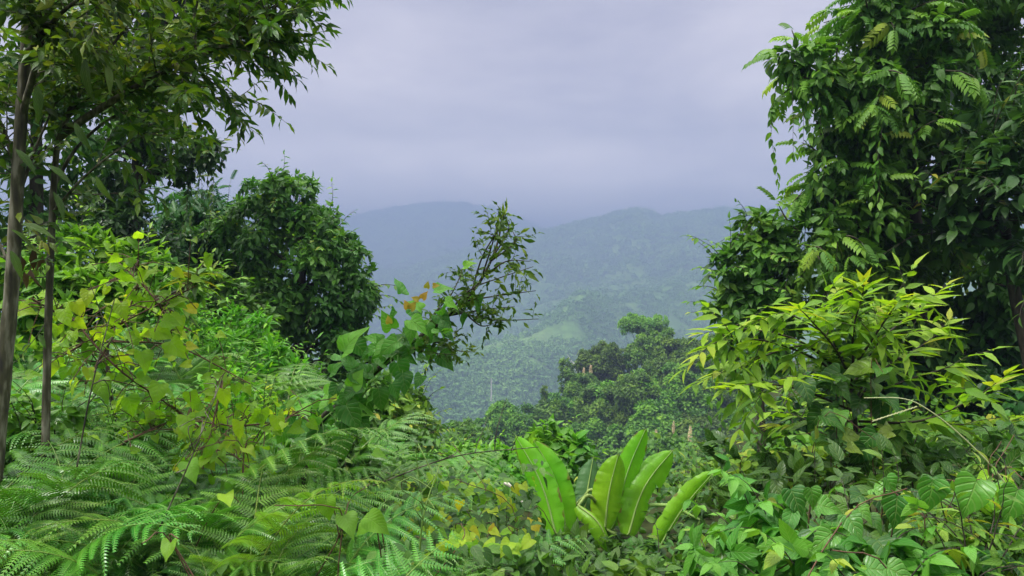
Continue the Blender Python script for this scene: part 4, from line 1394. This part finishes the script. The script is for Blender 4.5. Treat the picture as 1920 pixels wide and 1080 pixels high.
rng = np.random.default_rng(5)
pts = []
tries = 0
while len(pts) < 280 and tries < 40000:
    tries += 1
    y = 1.55 + 5.4 * rng.random() ** .9
    px = rng.uniform(-120, 1040)
    lim = 900 if y > 3.2 else 960
    if px > lim:
        continue
    if y > 4.5 and rng.random() < .4:
        continue
    x = (px - 960) / 960 * K * y
    dmin = .12 + .038 * y
    if any((x - a) ** 2 + (y - b) ** 2 < dmin ** 2 for a, b in pts):
        continue
    pts.append((x, y))
px_of = lambda x, y: 960 + x / y * 960 / K
for x, y in pts:
    left = x < -.6
    sc = (1.0 if y > 2.9 else .42 + .2 * (y - .9)) * rng.uniform(.8, 1.25) * (1 if px_of(x, y) < 620 else .75) * rng.uniform(.85, 1.15) * (1 if left else .8)
    fern(x, y, rng.integers(3, 6), sc, rng)
fern(*gbase(700, 5.2)[:2], 4, .9, rng, 'tall bracken with fronds arching over the base of the leaning sapling')
fern(*gbase(860, 3.4)[:2], 3, .85, rng, 'long-stalked bracken arching toward the tallest banana leaves')
fern(*gbase(620, 2.2)[:2], 3, .5, rng, 'yellow-green bracken at the very bottom among darker green ferns', dry=True)
# fine dark stalks of old bracken
for px0, py0, px1, py1, Y, lb in ((140, 900, 215, 560, 3.2, 'dark upright bracken stalk nearest the slender trunks'), (290, 1010, 420, 700, 3, 'dark leaning bracken stalk crossing the yellow vine'),
                                  (785, 1050, 825, 870, 2.8, 'forked green bracken stalk rising before the banana plant'), (700, 910, 1010, 838, 3.6, 'long dark bracken stem arching flat toward the banana leaves')):
    b = MB()
    m_ = smooth_path([at(px0, py0, Y), at((px0 + px1) / 2 + rng.normal() * 6, (py0 + py1) / 2 - (18 if px1 - px0 > 200 else 0), Y), at(px1, py1, Y + .1)], 20)
    tube(b, m_, np.linspace(.0042, .002, 20), 6, .2)
    for q in range(5):
        j = 8 + 2 * q
        tube(b, smooth_path([m_[j], m_[j] + rng.normal(size=3) * .04 + (0, 0, .04), m_[j] + rng.normal(size=3) * .12 + (0, 0, .05)], 6), np.linspace(.003, .0012, 6), 4, .2)
    tag(b.build('bracken_stalk', M['stalk'] if px0 == 785 else M['bark']), lb, 'stalk')

# leafy weeds growing among the ferns
WL = ['broad-leaved weed clump among the ferns at the foot of the slender trunks', 'light green weed clump between the yellow vine and the light shrub mound', 'lance-leaved weed rising through ferns left of the leaning sapling',
      'round weed clump under the yellow heart-leaved vine', 'dark leafy weed in the hollow below the leaning sapling']
for k, (px, py, Y, rp, tp_, mt) in enumerate(((60, 790, 3.9, 70, OVATE, 'bush'), (430, 745, 5.2, 50, LANCE, 'bush'), (520, 790, 4.9, 45, LANCE, 'lime'), (270, 790, 4.4, 50, OVATE, 'bush'), (660, 865, 4.8, 45, OVATE4, 'broad'))):
    mound('leafy_weed', WL[k], 'weed', [(px + a * rp, py + b * rp, rp * .62, Y + c) for a, b, c in ((-.6, .1, 0), (.6, .2, .05), (0, -.35, .1), (.1, .7, -.1), (-.7, .9, -.1))], tp_, .085, .7, 400 + k, mt, sprigs=22, gap=.15)

# small yellow heart creeper below the banana plant
creeper('ground_creeper', 'low creeper with yellowish round leaves between the ferns and the banana plant', 'creeper', (740, 890, 1000, 1030), 5.2, 3.3, 120, HEART, .075, 76, 'heart', rlo=0, rhi=1)
creeper('ground_creeper', 'green small-leaved creeper tangled under the yellowish round leaves', 'creeper', (700, 870, 1020, 1040), 5.4, 3.3, 420, OVATE, .08, 80, 'under', rlo=.1, rhi=.8)
mound('leafy_creeper', 'plain green creeper under the banana plant along the bottom edge', 'creeper',
      [(1215, 1045, 28, 5.9), (1130, 1048, 28, 5.8), (1060, 1040, 28, 5.9), (990, 1070, 50, 4), (1070, 1065, 45, 4.2), (1150, 1080, 45, 4.2), (1230, 1090, 45, 4), (1310, 1080, 50, 3.9), (1020, 1110, 60, 3.3), (1120, 1115, 60, 3.3), (1240, 1120, 60, 3.2), (930, 1050, 45, 4.2)],
      OVATE4, .09, .7, 77, 'under', sprigs=30, rhi=.8)
creeper('broad_creeper', 'few broad glossy heart leaves poking up through the ferns', 'creeper', (60, 760, 760, 1060), 3.8, 2.4, 6, HEART, .09, 78, 'lime',
        hero=((610, 935, 2.9, -75, 42, .4), (690, 970, 2.7, -30, 50, .4), (700, 975, 2.75, -150, 42, .35)), stems=8)

# bending grass stem on the right
b = MB()
e = thing('grass_stem', 'long pale bending grass stem crossing in front of the heart-leaved creeper', 'grass stem', gbase(1950, 2.9))
tube(b, smooth_path([gbase(1950, 2.9), at(1930, 1000, 2.9), at(1880, 900, 2.9), at(1800, 815, 2.9), at(1735, 765, 2.9), at(1690, 747, 2.9), at(1620, 746, 2.9)], 40), np.linspace(.004, .0016, 40), 6, .6)
b.build('stem', M['straw'], e)
b = MB()
for k in range(26):
    u = k / 25
    place(b, SMALL, [at(1720 - 80 * u, 762 + 26 * u, 2.85)], (-1, 0, -.25 + .15 * (-1) ** k), (0, -1, .5), .011, [rng.random()])
sd = b.build('seed_spike', M['straw'], e)

# ------------------------------------------------------------------ undergrowth on the near ground
rng = np.random.default_rng(17)
ug = MB()
n = 26000
y = 1.2 + 12 * rng.random(n) ** 1.4
x = rng.uniform(-.85, .85, n) * y
hgt = rng.random(n) ** 1.3 * (.5 + .4 * fbm(x * 1.6, y * 1.6, 2, 9))
left = np.where(x < .3 * y - .6, 1, .8)
z = near_h(x, y) + hgt * left
N = nrm(np.stack([rng.normal(size=n) * .4, rng.normal(size=n) * .4 - .2, np.ones(n)], -1))
D = nrm(np.stack([rng.normal(size=n), rng.normal(size=n) - .3, rng.normal(size=n) * .35 - .15], -1))
sz = .085 * rng.uniform(.6, 1.3, n)
rv = np.clip(.4 + .8 * fbm(x * .8, y * .8, 3, 4) + rng.normal(size=n) * .2, 0, .97)
upx = 960 + x / y * 960 / K
P_keep = ~((upx > 1330) & (rng.random(n) < .6))
bz = (upx > 900) & (upx < 1400) & (y > 3) & (y < 6.8)
z = np.where(bz, near_h(x, y) + hgt * .25, z)
h = n // 2
x, y, z, D, N, sz, rv = x[P_keep], y[P_keep], z[P_keep], D[P_keep], N[P_keep], sz[P_keep], rv[P_keep]
h = len(x) // 2
P = np.stack([x, y, z], -1)
place(ug, OVATE, P[:h], D[:h], N[:h], sz[:h] * 1.2, rv[:h])
place(ug, HEART, P[h:h + 5000], D[h:h + 5000], N[h:h + 5000], sz[h:h + 5000], rv[h:h + 5000])
place(ug, LANCE, P[h + 5000:], D[h + 5000:], N[h + 5000:], sz[h + 5000:] * 1.5, rv[h + 5000:])
uo = ug.build('undergrowth', M['under'])
uo['kind'] = 'stuff'
uo['label'] = 'mixed leafy undergrowth covering the bank'

# ------------------------------------------------------------------ haze in the valley air
HX, HY0, HY1, HZ0, HZ1 = 5600, -5600, 5600, -150, 420
zmin, zmax = float(GZ.min()), float(GZ.max())
print('Z RANGE', zmin, zmax)
HZ0, HZ1 = zmin - 1, zmax + 12
v = np.array([(sx, sy, sz_) for sz_ in (HZ0, HZ1) for sy in (HY0, HY1) for sx in (-HX, HX)], float)
b = MB()
b.add(v, [(0, 2, 3, 1), (4, 5, 7, 6), (0, 1, 5, 4), (2, 6, 7, 3), (0, 4, 6, 2), (1, 3, 7, 5)])
hm = bpy.data.materials.new('haze')
hm.use_nodes = True
t = hm.node_tree
t.nodes.clear()
o_ = t.nodes.new('ShaderNodeOutputMaterial')
pv = t.nodes.new('ShaderNodeVolumePrincipled')
pv.inputs['Color'].default_value = (.222, .274, .44, 1)
pv.inputs['Density'].default_value = 1.4e-3
pv.inputs['Anisotropy'].default_value = 0
t.links.new(pv.outputs[0], o_.inputs['Volume'])
ho = b.build('haze', hm, smooth=False)
ho['kind'] = 'stuff'
